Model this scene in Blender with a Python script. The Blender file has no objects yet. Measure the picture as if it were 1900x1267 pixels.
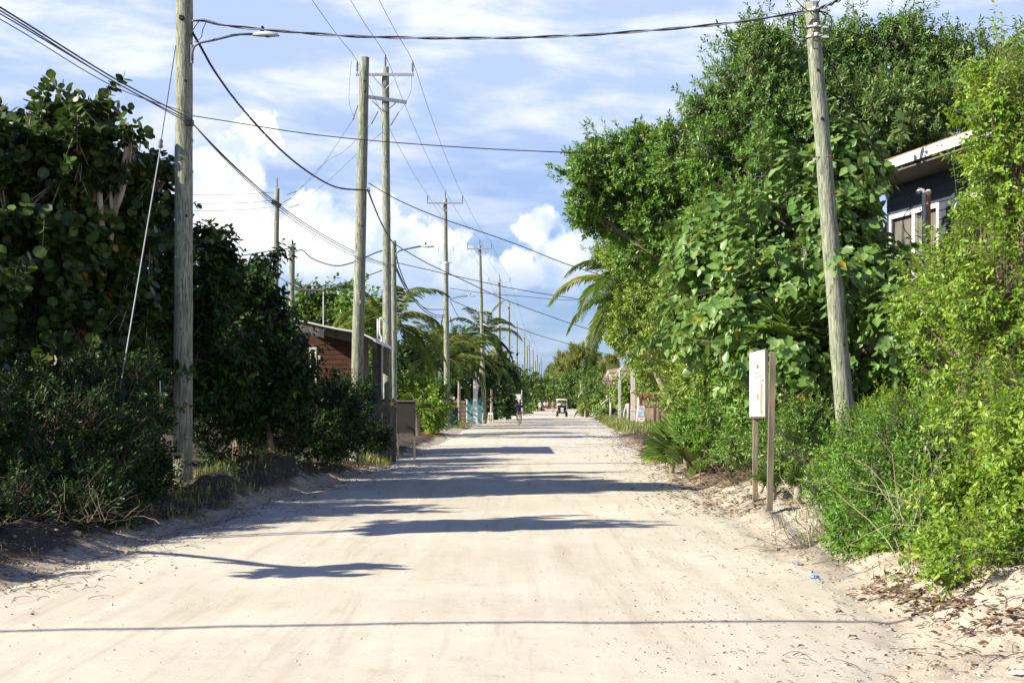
import bpy, math, random
import numpy as np
from mathutils import Vector, Matrix
R = math.radians
SUN_EL, SUN_AZ = R(31), R(20)          # the sun stands to the left, a little behind the camera
scene = bpy.context.scene
COL = scene.collection

# ------------------------------------------------------------------ camera
F = 2800.0; CX = 950.0; HY = 744.0; CH = 1.7
cam_d = bpy.data.cameras.new('camera'); cam = bpy.data.objects.new('camera', cam_d); COL.objects.link(cam)
cam.location = (0, 0, CH); cam.rotation_euler = (R(90), 0, 0)
cam_d.sensor_width = 36; cam_d.lens = F * 36 / 1900; cam_d.shift_y = (HY - 633.5) / 1900
cam_d.clip_start = 0.1; cam_d.clip_end = 9000
scene.camera = cam

# ------------------------------------------------------------------ light
scene.view_settings.view_transform = 'Standard'; scene.view_settings.look = 'None'
scene.view_settings.exposure = 0.9; scene.view_settings.gamma = 1
sund = Vector((-math.cos(SUN_AZ) * math.cos(SUN_EL), -math.sin(SUN_AZ) * math.cos(SUN_EL), math.sin(SUN_EL)))
sl = bpy.data.lights.new('sun', 'SUN'); sl.energy = 5.0; sl.angle = R(0.53); sl.color = (1, .935, .775)
so = bpy.data.objects.new('sun', sl); COL.objects.link(so)
so.rotation_euler = (-sund).to_track_quat('-Z', 'Y').to_euler(); so.location = (-20, -8, 20)
try:
    scene.cycles.max_bounces = 6; scene.cycles.diffuse_bounces = 3; scene.cycles.glossy_bounces = 2
    scene.cycles.transmission_bounces = 3; scene.cycles.transparent_max_bounces = 4
    scene.cycles.use_denoising = True
    scene.cycles.sample_clamp_indirect = 4
except Exception: pass

# ------------------------------------------------------------------ node helper
class NT:
    def __init__(s, nt): s.t = nt; s.n = nt.nodes; s.l = nt.links
    def node(s, typ, **kw):
        n = s.n.new(typ)
        for k, v in kw.items():
            setattr(n, k, v)
        return n
    def put(s, sock, v):
        if hasattr(v, 'is_output') or isinstance(v, bpy.types.NodeSocket): s.l.new(v, sock)
        else: sock.default_value = v
    def math(s, op, a, b=0.0, c=0.0, clamp=False):
        n = s.node('ShaderNodeMath', operation=op, use_clamp=clamp)
        s.put(n.inputs[0], a); s.put(n.inputs[1], b); s.put(n.inputs[2], c)
        return n.outputs[0]
    def vmath(s, op, a, b=(0, 0, 0)):
        n = s.node('ShaderNodeVectorMath', operation=op); s.put(n.inputs[0], a); s.put(n.inputs[1], b)
        return n.outputs['Value'] if op in ('LENGTH', 'DISTANCE', 'DOT_PRODUCT') else n.outputs[0]
    def mix(s, f, a, b, blend='MIX'):
        n = s.node('ShaderNodeMix', data_type='RGBA', blend_type=blend)
        s.put(n.inputs[0], f); s.put(n.inputs[6], a); s.put(n.inputs[7], b); return n.outputs[2]
    def noise(s, vec, scale, detail=4, rough=.55, dist=0.0):
        n = s.node('ShaderNodeTexNoise'); s.put(n.inputs['Vector'], vec)
        n.inputs['Scale'].default_value = scale; n.inputs['Detail'].default_value = detail
        n.inputs['Roughness'].default_value = rough; n.inputs['Distortion'].default_value = dist
        return n.outputs[0]
    def mapr(s, v, a, b, c=0.0, d=1.0, smooth=True):
        n = s.node('ShaderNodeMapRange', interpolation_type='SMOOTHSTEP' if smooth else 'LINEAR')
        s.put(n.inputs[0], v); n.inputs[1].default_value = a; n.inputs[2].default_value = b
        n.inputs[3].default_value = c; n.inputs[4].default_value = d; return n.outputs[0]
    def comb(s, x, y, z=0.0):
        n = s.node('ShaderNodeCombineXYZ'); s.put(n.inputs[0], x); s.put(n.inputs[1], y); s.put(n.inputs[2], z); return n.outputs[0]
    def ramp(s, f, stops):
        n = s.node('ShaderNodeValToRGB'); cr = n.color_ramp
        while len(cr.elements) < len(stops): cr.elements.new(0.5)
        for e, (p, c) in zip(cr.elements, stops): e.position = p; e.color = tuple(c) + (1,)
        s.put(n.inputs[0], f); return n.outputs[0]

# ------------------------------------------------------------------ world: sky texture with clouds by direction
w = bpy.data.worlds.new('World'); scene.world = w; w.use_nodes = True
W = NT(w.node_tree); W.n.clear()
tc = W.node('ShaderNodeTexCoord')
sky = W.node('ShaderNodeTexSky', sky_type='NISHITA'); sky.sun_disc = False
sky.sun_elevation = SUN_EL; sky.sun_rotation = math.atan2(sund.x, sund.y)
sky.air_density = 1.0; sky.dust_density = 1.0; sky.ozone_density = 3.0
sep = W.node('ShaderNodeSeparateXYZ'); W.l.new(tc.outputs['Generated'], sep.inputs[0])
az = W.math('ARCTAN2', sep.outputs[0], sep.outputs[1]); el = W.math('ARCSINE', sep.outputs[2])
p = W.comb(az, el)
blue = W.mix(1.0, sky.outputs[0], (0.74, 1.02, 1.42, 1), 'MULTIPLY')
up = W.mapr(el, R(15), R(38), 1.0, 0.0)
blue = W.mix(W.math('MULTIPLY', up, .4), W.mix(W.math('SUBTRACT', 1.0, up), blue, W.mix(1.0, blue, (.42, .52, .78, 1), 'MULTIPLY')), (4.6, 6.0, 9.6, 1))
# high thin streaks
ps = W.comb(W.math('ADD', W.math('MULTIPLY', az, 3.2), W.math('MULTIPLY', el, 2.0)), W.math('MULTIPLY', el, 11.0))
n1 = W.noise(ps, 2.1, 6, .55, .35)
n2 = W.noise(W.vmath('ADD', ps, (7.3, 2.1, 0)), 5.5, 5, .6, .3)
hi = W.math('MULTIPLY', W.mapr(el, R(4.5), R(13.0)), up)
streak = W.mapr(W.math('ADD', W.math('MULTIPLY', n1, .75), W.math('MULTIPLY', n2, .25)), .42, .62)
lav = W.math('MULTIPLY', hi, .55)
basec = W.mix(lav, blue, (7.2, 8.4, 11.0, 1))
basec = W.mix(W.math('MULTIPLY', streak, W.math('ADD', W.math('MULTIPLY', hi, .34), W.math('MULTIPLY', up, .28))), basec, (11.6, 11.6, 12.4, 1))
# cumulus masses
def ang(px, py): return (math.atan((px - CX) / F), math.atan((HY - py) / F), 0)
cum = [(420, 320, 80), (470, 270, 48), (380, 420, 110), (470, 480, 95), (560, 480, 80), (575, 400, 45), (650, 450, 85), (700, 400, 48), (745, 480, 80),
       (820, 480, 62), (640, 530, 70), (960, 500, 42), (995, 420, 40), (1040, 490, 66), (1110, 480, 48), (900, 510, 40), (300, 480, 120), (150, 470, 120), (1180, 520, 50)]
acc = None
for (cx_, cy_, r_) in cum:
    a = ang(cx_, cy_)
    d = W.vmath('DISTANCE', p, a)
    v = W.math('SUBTRACT', 1.0, W.math('DIVIDE', d, r_ / F))
    acc = v if acc is None else W.math('SMOOTH_MAX', acc, v, .25)
nc = W.noise(p, 34, 9, .58, .25)
nf = W.noise(p, 16, 5, .5, .2)
dens = W.math('ADD', acc, W.math('MULTIPLY', W.math('SUBTRACT', nc, .5), 2.3))
cm = W.mapr(dens, -.10, .20)
cm = W.math('MULTIPLY', cm, W.mapr(el, R(3.4), R(6.4)))
shade = W.mapr(W.math('ADD', nf, W.math('MULTIPLY', W.math('SUBTRACT', nc, .5), .9)), .34, .60)
ccol = W.mix(shade, (7.2, 8.3, 10.8, 1), (12.4, 12.2, 12.2, 1))
# general broken cloud for the rest of the dome
ng = W.noise(W.vmath('MULTIPLY', tc.outputs['Generated'], (1, 1, 2.2)), 2.6, 7, .55, .3)
gm = W.math('MULTIPLY', W.mapr(ng, .52, .66), W.mapr(W.math('ABSOLUTE', az), .42, .62))
c1 = W.mix(W.math('MULTIPLY', cm, .96), basec, ccol)
c2 = W.mix(W.math('MULTIPLY', gm, .22), c1, (7.6, 7.8, 8.2, 1))
hz = W.mapr(el, R(-0.2), R(3.5), .35, 0.0)
c3 = W.mix(hz, c2, (4.1, 6.3, 9.7, 1))
bg = W.node('ShaderNodeBackground'); W.put(bg.inputs[0], c3); bg.inputs[1].default_value = .058
wo = W.node('ShaderNodeOutputWorld'); W.l.new(bg.outputs[0], wo.inputs[0])

# ------------------------------------------------------------------ object helpers
def tag(o, label=None, cat=None, group=None, kind=None):
    if label: o['label'] = label
    if cat: o['category'] = cat
    if group: o['group'] = group
    if kind: o['kind'] = kind
    return o
def wloc(o):
    v = Vector((0, 0, 0))
    while o is not None: v = v + o.location; o = o.parent
    return v
def thing(name, label, cat, loc, group=None):
    o = bpy.data.objects.new(name, None); COL.objects.link(o); o.location = loc; o.empty_display_size = .2
    return tag(o, label, cat, group)
def mk(name, V, Fc, mat, parent=None, smooth=False, tint=None, origin=None):
    """one mesh object from world-space vertices"""
    V = np.asarray(V, dtype=np.float64).reshape(-1, 3)
    if parent is not None: off = np.array(wloc(parent))
    elif origin is not None: off = np.array(origin, dtype=float)
    else: off = np.zeros(3)
    me = bpy.data.meshes.new(name)
    if isinstance(Fc, np.ndarray):
        nf_, k = Fc.shape
        me.vertices.add(len(V)); me.vertices.foreach_set('co', (V - off).ravel())
        me.loops.add(nf_ * k); me.loops.foreach_set('vertex_index', Fc.ravel().astype(np.int32))
        me.polygons.add(nf_); me.polygons.foreach_set('loop_start', np.arange(0, nf_ * k, k, dtype=np.int32))
        me.update(calc_edges=True)
    else:
        me.from_pydata([tuple(v) for v in (V - off)], [], [tuple(f) for f in Fc]); me.update()
    if smooth: me.polygons.foreach_set('use_smooth', [True] * len(me.polygons))
    if tint is not None:
        at = me.attributes.new('tint', 'FLOAT', 'POINT'); at.data.foreach_set('value', np.asarray(tint, dtype=np.float32))
    for m in (mat if isinstance(mat, (list, tuple)) else [mat]): me.materials.append(m)
    o = bpy.data.objects.new(name, me); COL.objects.link(o)
    if parent is not None: o.parent = parent
    elif origin is not None: o.location = origin
    return o
class MB:
    """collects simple solids"""
    def __init__(s): s.v = []; s.f = []
    def add(s, V, Fc):
        b = len(s.v); s.v += [tuple(x) for x in V]; s.f += [tuple(i + b for i in f) for f in Fc]; return s
    def box(s, c, d, rz=0, M=None, taper=1.0, bev=0.0):
        hx, hy, hz_ = d[0] / 2, d[1] / 2, d[2] / 2
        V = [(x * hx * (taper if z > 0 else 1), y * hy * (taper if z > 0 else 1), z * hz_) for z in (-1, 1) for y in (-1, 1) for x in (-1, 1)]
        T = Matrix.Translation(Vector(c)) @ Matrix.Rotation(rz, 4, 'Z')
        if M is not None: T = Matrix.Translation(Vector(c)) @ M
        V = [T @ Vector(v) for v in V]
        return s.add(V, [(0, 2, 3, 1), (4, 5, 7, 6), (0, 1, 5, 4), (1, 3, 7, 5), (3, 2, 6, 7), (2, 0, 4, 6)])
    def tube(s, pts, rad, n=8, cap=True):
        pts = [Vector(q) for q in pts]; m = len(pts)
        if not hasattr(rad, '__len__'): rad = [rad] * m
        u = None; b = len(s.v)
        for i, q in enumerate(pts):
            t = (pts[min(i + 1, m - 1)] - pts[max(i - 1, 0)])
            t = t.normalized() if t.length > 1e-9 else Vector((0, 0, 1))
            if u is None:
                u = t.orthogonal().normalized()
            else:
                u = (u - t * u.dot(t)); u = u.normalized() if u.length > 1e-6 else t.orthogonal().normalized()
            v_ = t.cross(u)
            for k in range(n):
                a = 2 * math.pi * k / n
                s.v.append(tuple(q + (u * math.cos(a) + v_ * math.sin(a)) * rad[i]))
        for i in range(m - 1):
            for k in range(n):
                k2 = (k + 1) % n
                s.f.append((b + i * n + k, b + i * n + k2, b + (i + 1) * n + k2, b + (i + 1) * n + k))
        if cap:
            s.f.append(tuple(b + k for k in reversed(range(n)))); s.f.append(tuple(b + (m - 1) * n + k for k in range(n)))
        return s
    def lathe(s, c, prof, n=12, axis=(0, 0, 1)):
        ax = Vector(axis).normalized(); c = Vector(c)
        return s.tube_frames([c + ax * z for (r, z) in prof], [max(r, 1e-4) for (r, z) in prof], ax, n)
    def tube_frames(s, pts, rad, ax, n):
        u = ax.orthogonal().normalized(); v_ = ax.cross(u); b = len(s.v); m = len(pts)
        for q, r in zip(pts, rad):
            for k in range(n):
                a = 2 * math.pi * k / n; s.v.append(tuple(q + (u * math.cos(a) + v_ * math.sin(a)) * r))
        for i in range(m - 1):
            for k in range(n):
                k2 = (k + 1) % n; s.f.append((b + i * n + k, b + i * n + k2, b + (i + 1) * n + k2, b + (i + 1) * n + k))
        s.f.append(tuple(b + k for k in reversed(range(n)))); s.f.append(tuple(b + (m - 1) * n + k for k in range(n)))
        return s
    def build(s, name, mat, parent=None, smooth=False, origin=None):
        return mk(name, s.v, s.f, mat, parent, smooth, origin=origin)
def P(px, py, Y): return Vector(((px - CX) / F * Y, Y, CH - (py - HY) / F * Y))
def XX(px, Y): return (px - CX) / F * Y

# ------------------------------------------------------------------ numpy value noise
def _h(ix, iy, s):
    n = (ix.astype(np.int64) * 374761393 + iy.astype(np.int64) * 668265263 + s * 974634777) & 0x7fffffff
    n = ((n ^ (n >> 13)) * 1274126177) & 0x7fffffff
    return ((n ^ (n >> 16)) & 0xffff) / 65535.0
def vn(x, y, s=0):
    x = np.asarray(x, float); y = np.asarray(y, float)
    ix = np.floor(x); iy = np.floor(y); fx = x - ix; fy = y - iy
    fx = fx * fx * (3 - 2 * fx); fy = fy * fy * (3 - 2 * fy); ix = ix.astype(int); iy = iy.astype(int)
    a = _h(ix, iy, s); b = _h(ix + 1, iy, s); c = _h(ix, iy + 1, s); d = _h(ix + 1, iy + 1, s)
    return (a + (b - a) * fx) * (1 - fy) + (c + (d - c) * fx) * fy
def fbm(x, y, s=0, o=4):
    t = 0; a = .5; 
    for i in range(o): t = t + a * vn(x * 2 ** i, y * 2 ** i, s + i * 17); a *= .5
    return t / (1 - .5 ** o)
def sstep(a, b, x): t = np.clip((x - a) / (b - a), 0, 1); return t * t * (3 - 2 * t)

# ------------------------------------------------------------------ terrain
YS = [-60, 0, 9, 13, 35, 60, 103, 180, 297, 420, 520, 900]
LS = [-5.2, -5.0, -4.8, -4.6, -3.4, -2.9, -2.7, -.2, 3.6, 9, 16, 60]
RS = [2.2, 2.2, 2.35, 2.9, 3.8, 4.6, 6.2, 8.6, 11.9, 17, 24, 70]
def road_edges(y):
    wob = (fbm(y * .23, y * 0 + 3, 5) - .5) * .7; wob2 = (fbm(y * .27, y * 0 + 9, 8) - .5) * .7
    return np.interp(y, YS, LS) + wob, np.interp(y, YS, RS) + wob2
def ground_z(x, y):
    x = np.asarray(x, float); y = np.asarray(y, float)
    l, r = road_edges(y); d = np.maximum(l - x, x - r)
    near = np.clip(1.3 - y / 90, .35, 1)
    bank = sstep(-.15, 1.3, d) * (.11 + .13 * fbm(x * .7, y * .5, 3)) 
    ridge = np.exp(-((d - .95) / .45) ** 2) * .15 * sstep(.35, .75, fbm(x * .35 + 4, y * .35, 11)) 
    rough = sstep(.0, .6, d) * ((fbm(x * 2.2, y * 2.2, 21, 4) - .5) * .22 + np.maximum(fbm(x * 4.5, y * 4.5, 27, 3) - .55, 0) * .20 + (fbm(x * 11, y * 11, 31, 3) - .5) * .075)
    base = (fbm(x * .06, y * .06, 41, 3) - .5) * .25 * sstep(3, 14, d)
    left_pile = .42 * np.exp(-(((x + 5.0) / .8) ** 2 + ((y - 30) / 2.6) ** 2)) + .25 * np.exp(-(((x + 4.9) / .5) ** 2 + ((y - 25.2) / .9) ** 2))
    right_pile = .16 * np.exp(-(((x - 4.7) / .9) ** 2 + ((y - 25) / 3) ** 2)) + .15 * np.exp(-(((x - 3.9) / .5) ** 2 + ((y - 12) / 1.6) ** 2))
    z = (bank + ridge + rough) * near + base + left_pile + right_pile
    return np.where(d < -.1, -.02, np.where(d < .3, -.02 + (z + .02) * sstep(-.1, .3, d), z))
def gz(x, y): return float(ground_z(np.array([x]), np.array([y]))[0])
def road_z(x, y):
    l, r = road_edges(y); u = (x - l) / (r - l)
    crown = .035 * (1 - (2 * u - 1) ** 2)
    edge = -.03 * sstep(.94, 1.03, np.abs(2 * u - 1) + (fbm(x * 1.5, y * 1.5, 61, 3) - .5) * .12)
    rut = -.010 * (np.exp(-((u - .27) / .06) ** 2) + np.exp(-((u - .73) / .06) ** 2)) * sstep(0, 1, fbm(x * .1, y * .15, 71))
    return crown + edge + rut + (fbm(x * 1.1, y * .7, 51, 3) - .5) * .018 + (fbm(x * 8, y * 8, 55, 2) - .5) * .006
def grid_mesh(name, xs, ys, zf, mat, kind, attr=None, label=None):
    Xg, Yg = np.meshgrid(xs, ys); Z = zf(Xg, Yg); nx, ny = len(xs), len(ys)
    V = np.stack([Xg, Yg, Z], -1).reshape(-1, 3)
    i = np.arange(ny - 1)[:, None] * nx + np.arange(nx - 1)[None]
    Fc = np.stack([i, i + 1, i + nx + 1, i + nx], -1).reshape(-1, 4)
    o = mk(name, V, Fc, mat, smooth=True); o['kind'] = kind
    if attr is not None:
        a = attr(Xg, Yg).ravel().astype(np.float32); at = o.data.attributes.new('verge', 'FLOAT', 'POINT'); at.data.foreach_set('value', a)
    return o

# ------------------------------------------------------------------ materials
def pmat(name, col=(.5, .5, .5), rough=.7, metal=0.0, fn=None, spec=.4):
    m = bpy.data.materials.new(name); m.use_nodes = True; t = NT(m.node_tree)
    b = t.n['Principled BSDF']; b.inputs['Base Color'].default_value = tuple(col) + (1,)
    b.inputs['Roughness'].default_value = rough; b.inputs['Metallic'].default_value = metal
    b.inputs['Specular IOR Level'].default_value = spec
    if fn: fn(t, b)
    return m
def speckle(col, amt=.25, scale=8, bump=.2, stretch=(1, 1, 1), dist=.02):
    """mottled colour of a weathered surface"""
    def fn(t, b):
        c = t.node('ShaderNodeTexCoord'); v = t.vmath('MULTIPLY', c.outputs['Object'], stretch)
        n = t.noise(v, scale, 5, .6)
        lo = tuple(x * (1 - amt) for x in col) + (1,); hi_ = tuple(min(1, x * (1 + amt)) for x in col) + (1,)
        t.put(b.inputs['Base Color'], t.mix(t.mapr(n, .3, .7), lo, hi_))
        if bump:
            bn = t.node('ShaderNodeBump'); bn.inputs['Strength'].default_value = bump; bn.inputs['Distance'].default_value = dist
            t.put(bn.inputs['Height'], n); t.put(b.inputs['Normal'], bn.outputs[0])
    return fn
def smat(name, col, rough=.7, metal=0, amt=.2, scale=8, bump=.2, stretch=(1, 1, 1), spec=.4, dist=.02):
    return pmat(name, col, rough, metal, speckle(col, amt, scale, bump, stretch, dist), spec)
def sand_fn(road):
    def fn(t, b):
        c = t.node('ShaderNodeTexCoord'); o = c.outputs['Object']
        big = t.noise(o, .35, 4, .55); mid = t.noise(o, 2.3, 5, .6); fine = t.noise(o, 38, 4, .7)
        if road:
            col = t.mix(t.mapr(big, .35, .7), (.59, .535, .435, 1), (.68, .63, .525, 1))
            col = t.mix(t.mapr(mid, .54, .76, 0, .42), col, (.49, .41, .31, 1))
            tr = t.noise(t.vmath('MULTIPLY', o, (1.0, .05, 1)), 4.2, 6, .65, .3)
            col = t.mix(t.mapr(tr, .50, .68, 0, .45), col, (.76, .69, .58, 1)); col = t.mix(t.mapr(tr, .47, .33, 0, .5), col, (.47, .40, .31, 1))
        else:
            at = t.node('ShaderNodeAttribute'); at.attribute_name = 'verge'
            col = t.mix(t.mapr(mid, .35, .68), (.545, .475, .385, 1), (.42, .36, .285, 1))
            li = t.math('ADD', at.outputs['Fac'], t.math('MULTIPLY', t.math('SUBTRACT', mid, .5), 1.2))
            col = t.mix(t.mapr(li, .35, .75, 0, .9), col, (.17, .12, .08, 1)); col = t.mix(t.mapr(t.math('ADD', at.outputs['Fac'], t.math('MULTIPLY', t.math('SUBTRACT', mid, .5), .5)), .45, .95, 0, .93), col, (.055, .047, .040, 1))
        dk = t.node('ShaderNodeTexVoronoi'); t.put(dk.inputs['Vector'], o); dk.inputs['Scale'].default_value = 5.5
        dots = t.math('MULTIPLY', t.mapr(dk.outputs['Distance'], .05, .10, 1, 0), t.mapr(mid, .42, .62))
        col = t.mix(t.math('MULTIPLY', dots, .5 if road else .7), col, (.22, .17, .12, 1))
        col = t.mix(t.mapr(fine, .3, .75, .0, .22), col, (.30, .24, .18, 1))
        t.put(b.inputs['Base Color'], col)
        h = t.math('ADD', t.math('MULTIPLY', fine, .35), t.math('MULTIPLY', mid, .9))
        bn = t.node('ShaderNodeBump'); bn.inputs['Strength'].default_value = .35 if road else .6; bn.inputs['Distance'].default_value = .02 if road else .05
        t.put(bn.inputs['Height'], h); t.put(b.inputs['Normal'], bn.outputs[0])
    return fn
M = {}
M['road'] = pmat('road_sand', (.6, .5, .4), .95, 0, sand_fn(True), .1)
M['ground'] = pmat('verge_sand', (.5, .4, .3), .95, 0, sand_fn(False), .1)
def pole_fn(t, b):
    c = t.node('ShaderNodeTexCoord'); o = c.outputs['Object']
    g = t.noise(t.vmath('MULTIPLY', o, (1, 1, .11)), 30, 7, .72, .9)
    k = t.noise(t.vmath('MULTIPLY', o, (1, 1, .35)), 5, 5, .6, .8)
    col = t.mix(t.mapr(g, .32, .66), (.10, .115, .085, 1), (.42, .42, .32, 1))
    col = t.mix(t.mapr(k, .45, .75, 0, .6), col, (.18, .22, .14, 1))
    cr = t.noise(t.vmath('MULTIPLY', o, (1, 1, .09)), 42, 4, .6, .6)
    col = t.mix(t.mapr(cr, .57, .66, 0, .8), col, (.07, .065, .045, 1))
    t.put(b.inputs['Base Color'], col)
    bn = t.node('ShaderNodeBump'); bn.inputs['Strength'].default_value = .7; bn.inputs['Distance'].default_value = .02
    t.put(bn.inputs['Height'], t.math('SUBTRACT', g, t.mapr(cr, .6, .7))); t.put(b.inputs['Normal'], bn.outputs[0])
M['pole'] = pmat('weathered_pole_wood', (.35, .35, .25), .9, 0, pole_fn, .2)
M['bark'] = smat('bark', (.20, .155, .115), .9, amt=.4, scale=9, bump=.6, stretch=(1, 1, .3))
M['pale_bark'] = smat('pale_bark', (.42, .34, .25), .9, amt=.3, scale=9, bump=.5, stretch=(1, 1, .3))
M['palm_bark'] = smat('palm_bark', (.30, .25, .19), .9, amt=.35, scale=6, bump=.6, stretch=(.4, .4, 4))
M['wire'] = pmat('black_cable', (.018, .018, .02), .55)
M['alu'] = pmat('bare_cable', (.32, .33, .35), .45, .6)
M['galv'] = smat('galvanised_steel', (.42, .43, .44), .5, .5, amt=.15, scale=20, bump=0)
M['lampgrey'] = smat('lamp_housing', (.58, .59, .58), .5, .1, amt=.1, scale=6, bump=0)
M['glass'] = pmat('lamp_glass', (.16, .17, .17), .2)
M['porc'] = pmat('insulator_grey', (.20, .19, .20), .35)
M['steel'] = smat('dark_steel_arm', (.13, .15, .19), .6, .3, amt=.2, bump=0)
M['conc'] = smat('concrete', (.50, .48, .44), .9, amt=.15, scale=5, bump=.2)
M['white'] = smat('white_paint', (.74, .73, .70), .6, amt=.1, scale=4, bump=.05)
M['plank'] = smat('weathered_plank', (.22, .155, .10), .85, amt=.35, scale=10, bump=.4, stretch=(1, 1, .12))
M['grey_plank'] = smat('grey_plank', (.13, .115, .10), .85, amt=.35, scale=10, bump=.4, stretch=(1, 1, .12))
M['red_plank'] = smat('red_brown_boards', (.085, .036, .02), .8, amt=.35, scale=7, bump=.3, stretch=(.2, 1, 3))
M['thatch'] = smat('dry_thatch', (.36, .29, .20), .95, amt=.4, scale=18, bump=.9, stretch=(1, 1, .15), dist=.06)
M['reed'] = smat('reed_wall', (.42, .30, .195), .95, amt=.3, scale=26, bump=.7, stretch=(1, 1, .06))
M['rust'] = smat('rusty_sheet', (.26, .11, .06), .85, amt=.5, scale=9, bump=.3)
M['siding'] = smat('blue_siding', (.055, .065, .095), .6, amt=.12, scale=6, bump=.1)
M['blue'] = smat('blue_plastic', (.03, .22, .60), .5, amt=.15, bump=0)
M['turq'] = smat('turquoise_paint', (.08, .24, .29), .7, amt=.3, scale=5, bump=.1)
M['dgreen'] = smat('dark_green_plastic', (.012, .05, .045), .5, amt=.1, bump=0)
M['black'] = pmat('black_plastic', (.02, .02, .022), .5)
M['skin'] = smat('skin', (.50, .26, .17), .6, amt=.08, bump=0)
M['navy'] = smat('navy_cloth', (.018, .028, .075), .9, amt=.2, bump=0)
M['wcloth'] = smat('white_cloth', (.72, .74, .76), .9, amt=.06, bump=0)
M['dry'] = smat('dry_leaf', (.20, .115, .06), .85, amt=.5, scale=9, bump=.3)
M['dry2'] = smat('dry_palm_frond', (.42, .30, .17), .85, amt=.35, scale=9, bump=.2)
M['orange'] = smat('orange_dry_frond', (.55, .16, .05), .8, amt=.35, scale=9, bump=.1)

def leaf_mat(name, stops, rough=.42, transl=.28, under=None, spec=.45):
    m = bpy.data.materials.new(name); m.use_nodes = True; t = NT(m.node_tree); b = t.n['Principled BSDF']; out = t.n['Material Output']
    at = t.node('ShaderNodeAttribute'); at.attribute_name = 'tint'
    col = t.ramp(at.outputs['Fac'], stops)
    if under is not None:
        g = t.node('ShaderNodeNewGeometry'); col = t.mix(t.math('MULTIPLY', g.outputs['Backfacing'], .6), col, tuple(under) + (1,))
    t.put(b.inputs['Base Color'], col); b.inputs['Roughness'].default_value = rough; b.inputs['Specular IOR Level'].default_value = spec
    tr = t.node('ShaderNodeBsdfTranslucent'); t.put(tr.inputs[0], t.mix(1.0, col, (1.5, 1.5, .7, 1), 'MULTIPLY'))
    mx = t.node('ShaderNodeMixShader'); mx.inputs[0].default_value = transl
    t.l.new(b.outputs[0], mx.inputs[1]); t.l.new(tr.outputs[0], mx.inputs[2]); t.l.new(mx.outputs[0], out.inputs[0])
    return m
YEL = (.62, .46, .06); ORG = (.58, .38, .06)
L = {}
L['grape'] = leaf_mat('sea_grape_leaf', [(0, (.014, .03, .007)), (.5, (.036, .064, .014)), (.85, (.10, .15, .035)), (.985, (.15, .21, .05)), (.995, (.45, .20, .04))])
L['big'] = leaf_mat('broad_leaf', [(0, (.08, .17, .035)), (.5, (.14, .25, .06)), (.85, (.24, .36, .11)), (.972, (.20, .29, .085)), (.985, (.55, .46, .07)), (1, ORG)], .34, .30, (.17, .25, .10))
L['dense'] = leaf_mat('glossy_small_leaf', [(0, (.055, .13, .02)), (.5, (.125, .24, .04)), (.9, (.25, .38, .07)), (1, (.34, .46, .09))], .36, .28)
L['top'] = leaf_mat('grey_green_leaf', [(0, (.055, .125, .03)), (.5, (.145, .25, .065)), (.95, (.30, .42, .13)), (1, (.38, .47, .18))], .4, .3)
L['olive'] = leaf_mat('olive_small_leaf', [(0, (.08, .15, .025)), (.5, (.20, .30, .05)), (.9, (.37, .46, .10)), (1, (.50, .50, .16))], .45, .3)
L['bright'] = leaf_mat('bright_green_leaf', [(0, (.07, .14, .015)), (.5, (.18, .30, .03)), (.9, (.36, .47, .06)), (1, (.52, .55, .10))], .42, .36)
L['mid'] = leaf_mat('mid_green_leaf', [(0, (.06, .15, .018)), (.5, (.12, .25, .03)), (.95, (.22, .36, .055)), (1, (.34, .40, .07))], .4, .32)
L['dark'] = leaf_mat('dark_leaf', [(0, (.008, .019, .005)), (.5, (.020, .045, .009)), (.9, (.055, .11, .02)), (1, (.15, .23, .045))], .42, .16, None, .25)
L['far'] = leaf_mat('far_leaf', [(0, (.05, .10, .025)), (.5, (.10, .17, .035)), (1, (.19, .27, .06))], .5, .3)
L['pine'] = leaf_mat('casuarina_needles', [(0, (.14, .19, .06)), (.5, (.27, .31, .10)), (1, (.40, .41, .16))], .6, .3)
L['palm'] = leaf_mat('palm_leaflet', [(0, (.05, .10, .02)), (.5, (.11, .17, .035)), (.9, (.25, .29, .07)), (1, (.42, .36, .11))], .38, .35)
L['fan'] = leaf_mat('fan_palm_leaf', [(0, (.08, .16, .03)), (.6, (.17, .27, .055)), (1, (.38, .40, .14))], .4, .35)
L['grass'] = leaf_mat('grass_blade', [(0, (.09, .16, .03)), (.6, (.20, .25, .06)), (.8, (.38, .33, .13)), (1, (.46, .36, .20))], .6, .3)
# ------------------------------------------------------------------ ground and road
def geo(a, b, r, s0):
    o = [a]; 
    while o[-1] < b: o.append(o[-1] + max(s0, o[-1] * r))
    return o
def _xs():
    c = list(np.arange(-8.5, 8.6, .06)); st = .08; x = 8.6; o = []
    while x < 4000: o.append(x); x += st; st *= 1.07
    return np.array([-v for v in reversed(o)] + c + o)
_ys = np.array(list(np.arange(-60, 6, 2.0)) + geo(6.2, 4500, .0055, .05))
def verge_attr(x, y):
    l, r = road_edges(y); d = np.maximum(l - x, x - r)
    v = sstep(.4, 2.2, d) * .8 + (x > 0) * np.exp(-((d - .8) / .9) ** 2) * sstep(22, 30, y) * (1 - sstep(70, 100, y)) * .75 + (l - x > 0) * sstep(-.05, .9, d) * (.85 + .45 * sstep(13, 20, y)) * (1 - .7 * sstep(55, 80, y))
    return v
grid_mesh('ground', _xs(), _ys, ground_z, M['ground'], 'structure', verge_attr)
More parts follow.
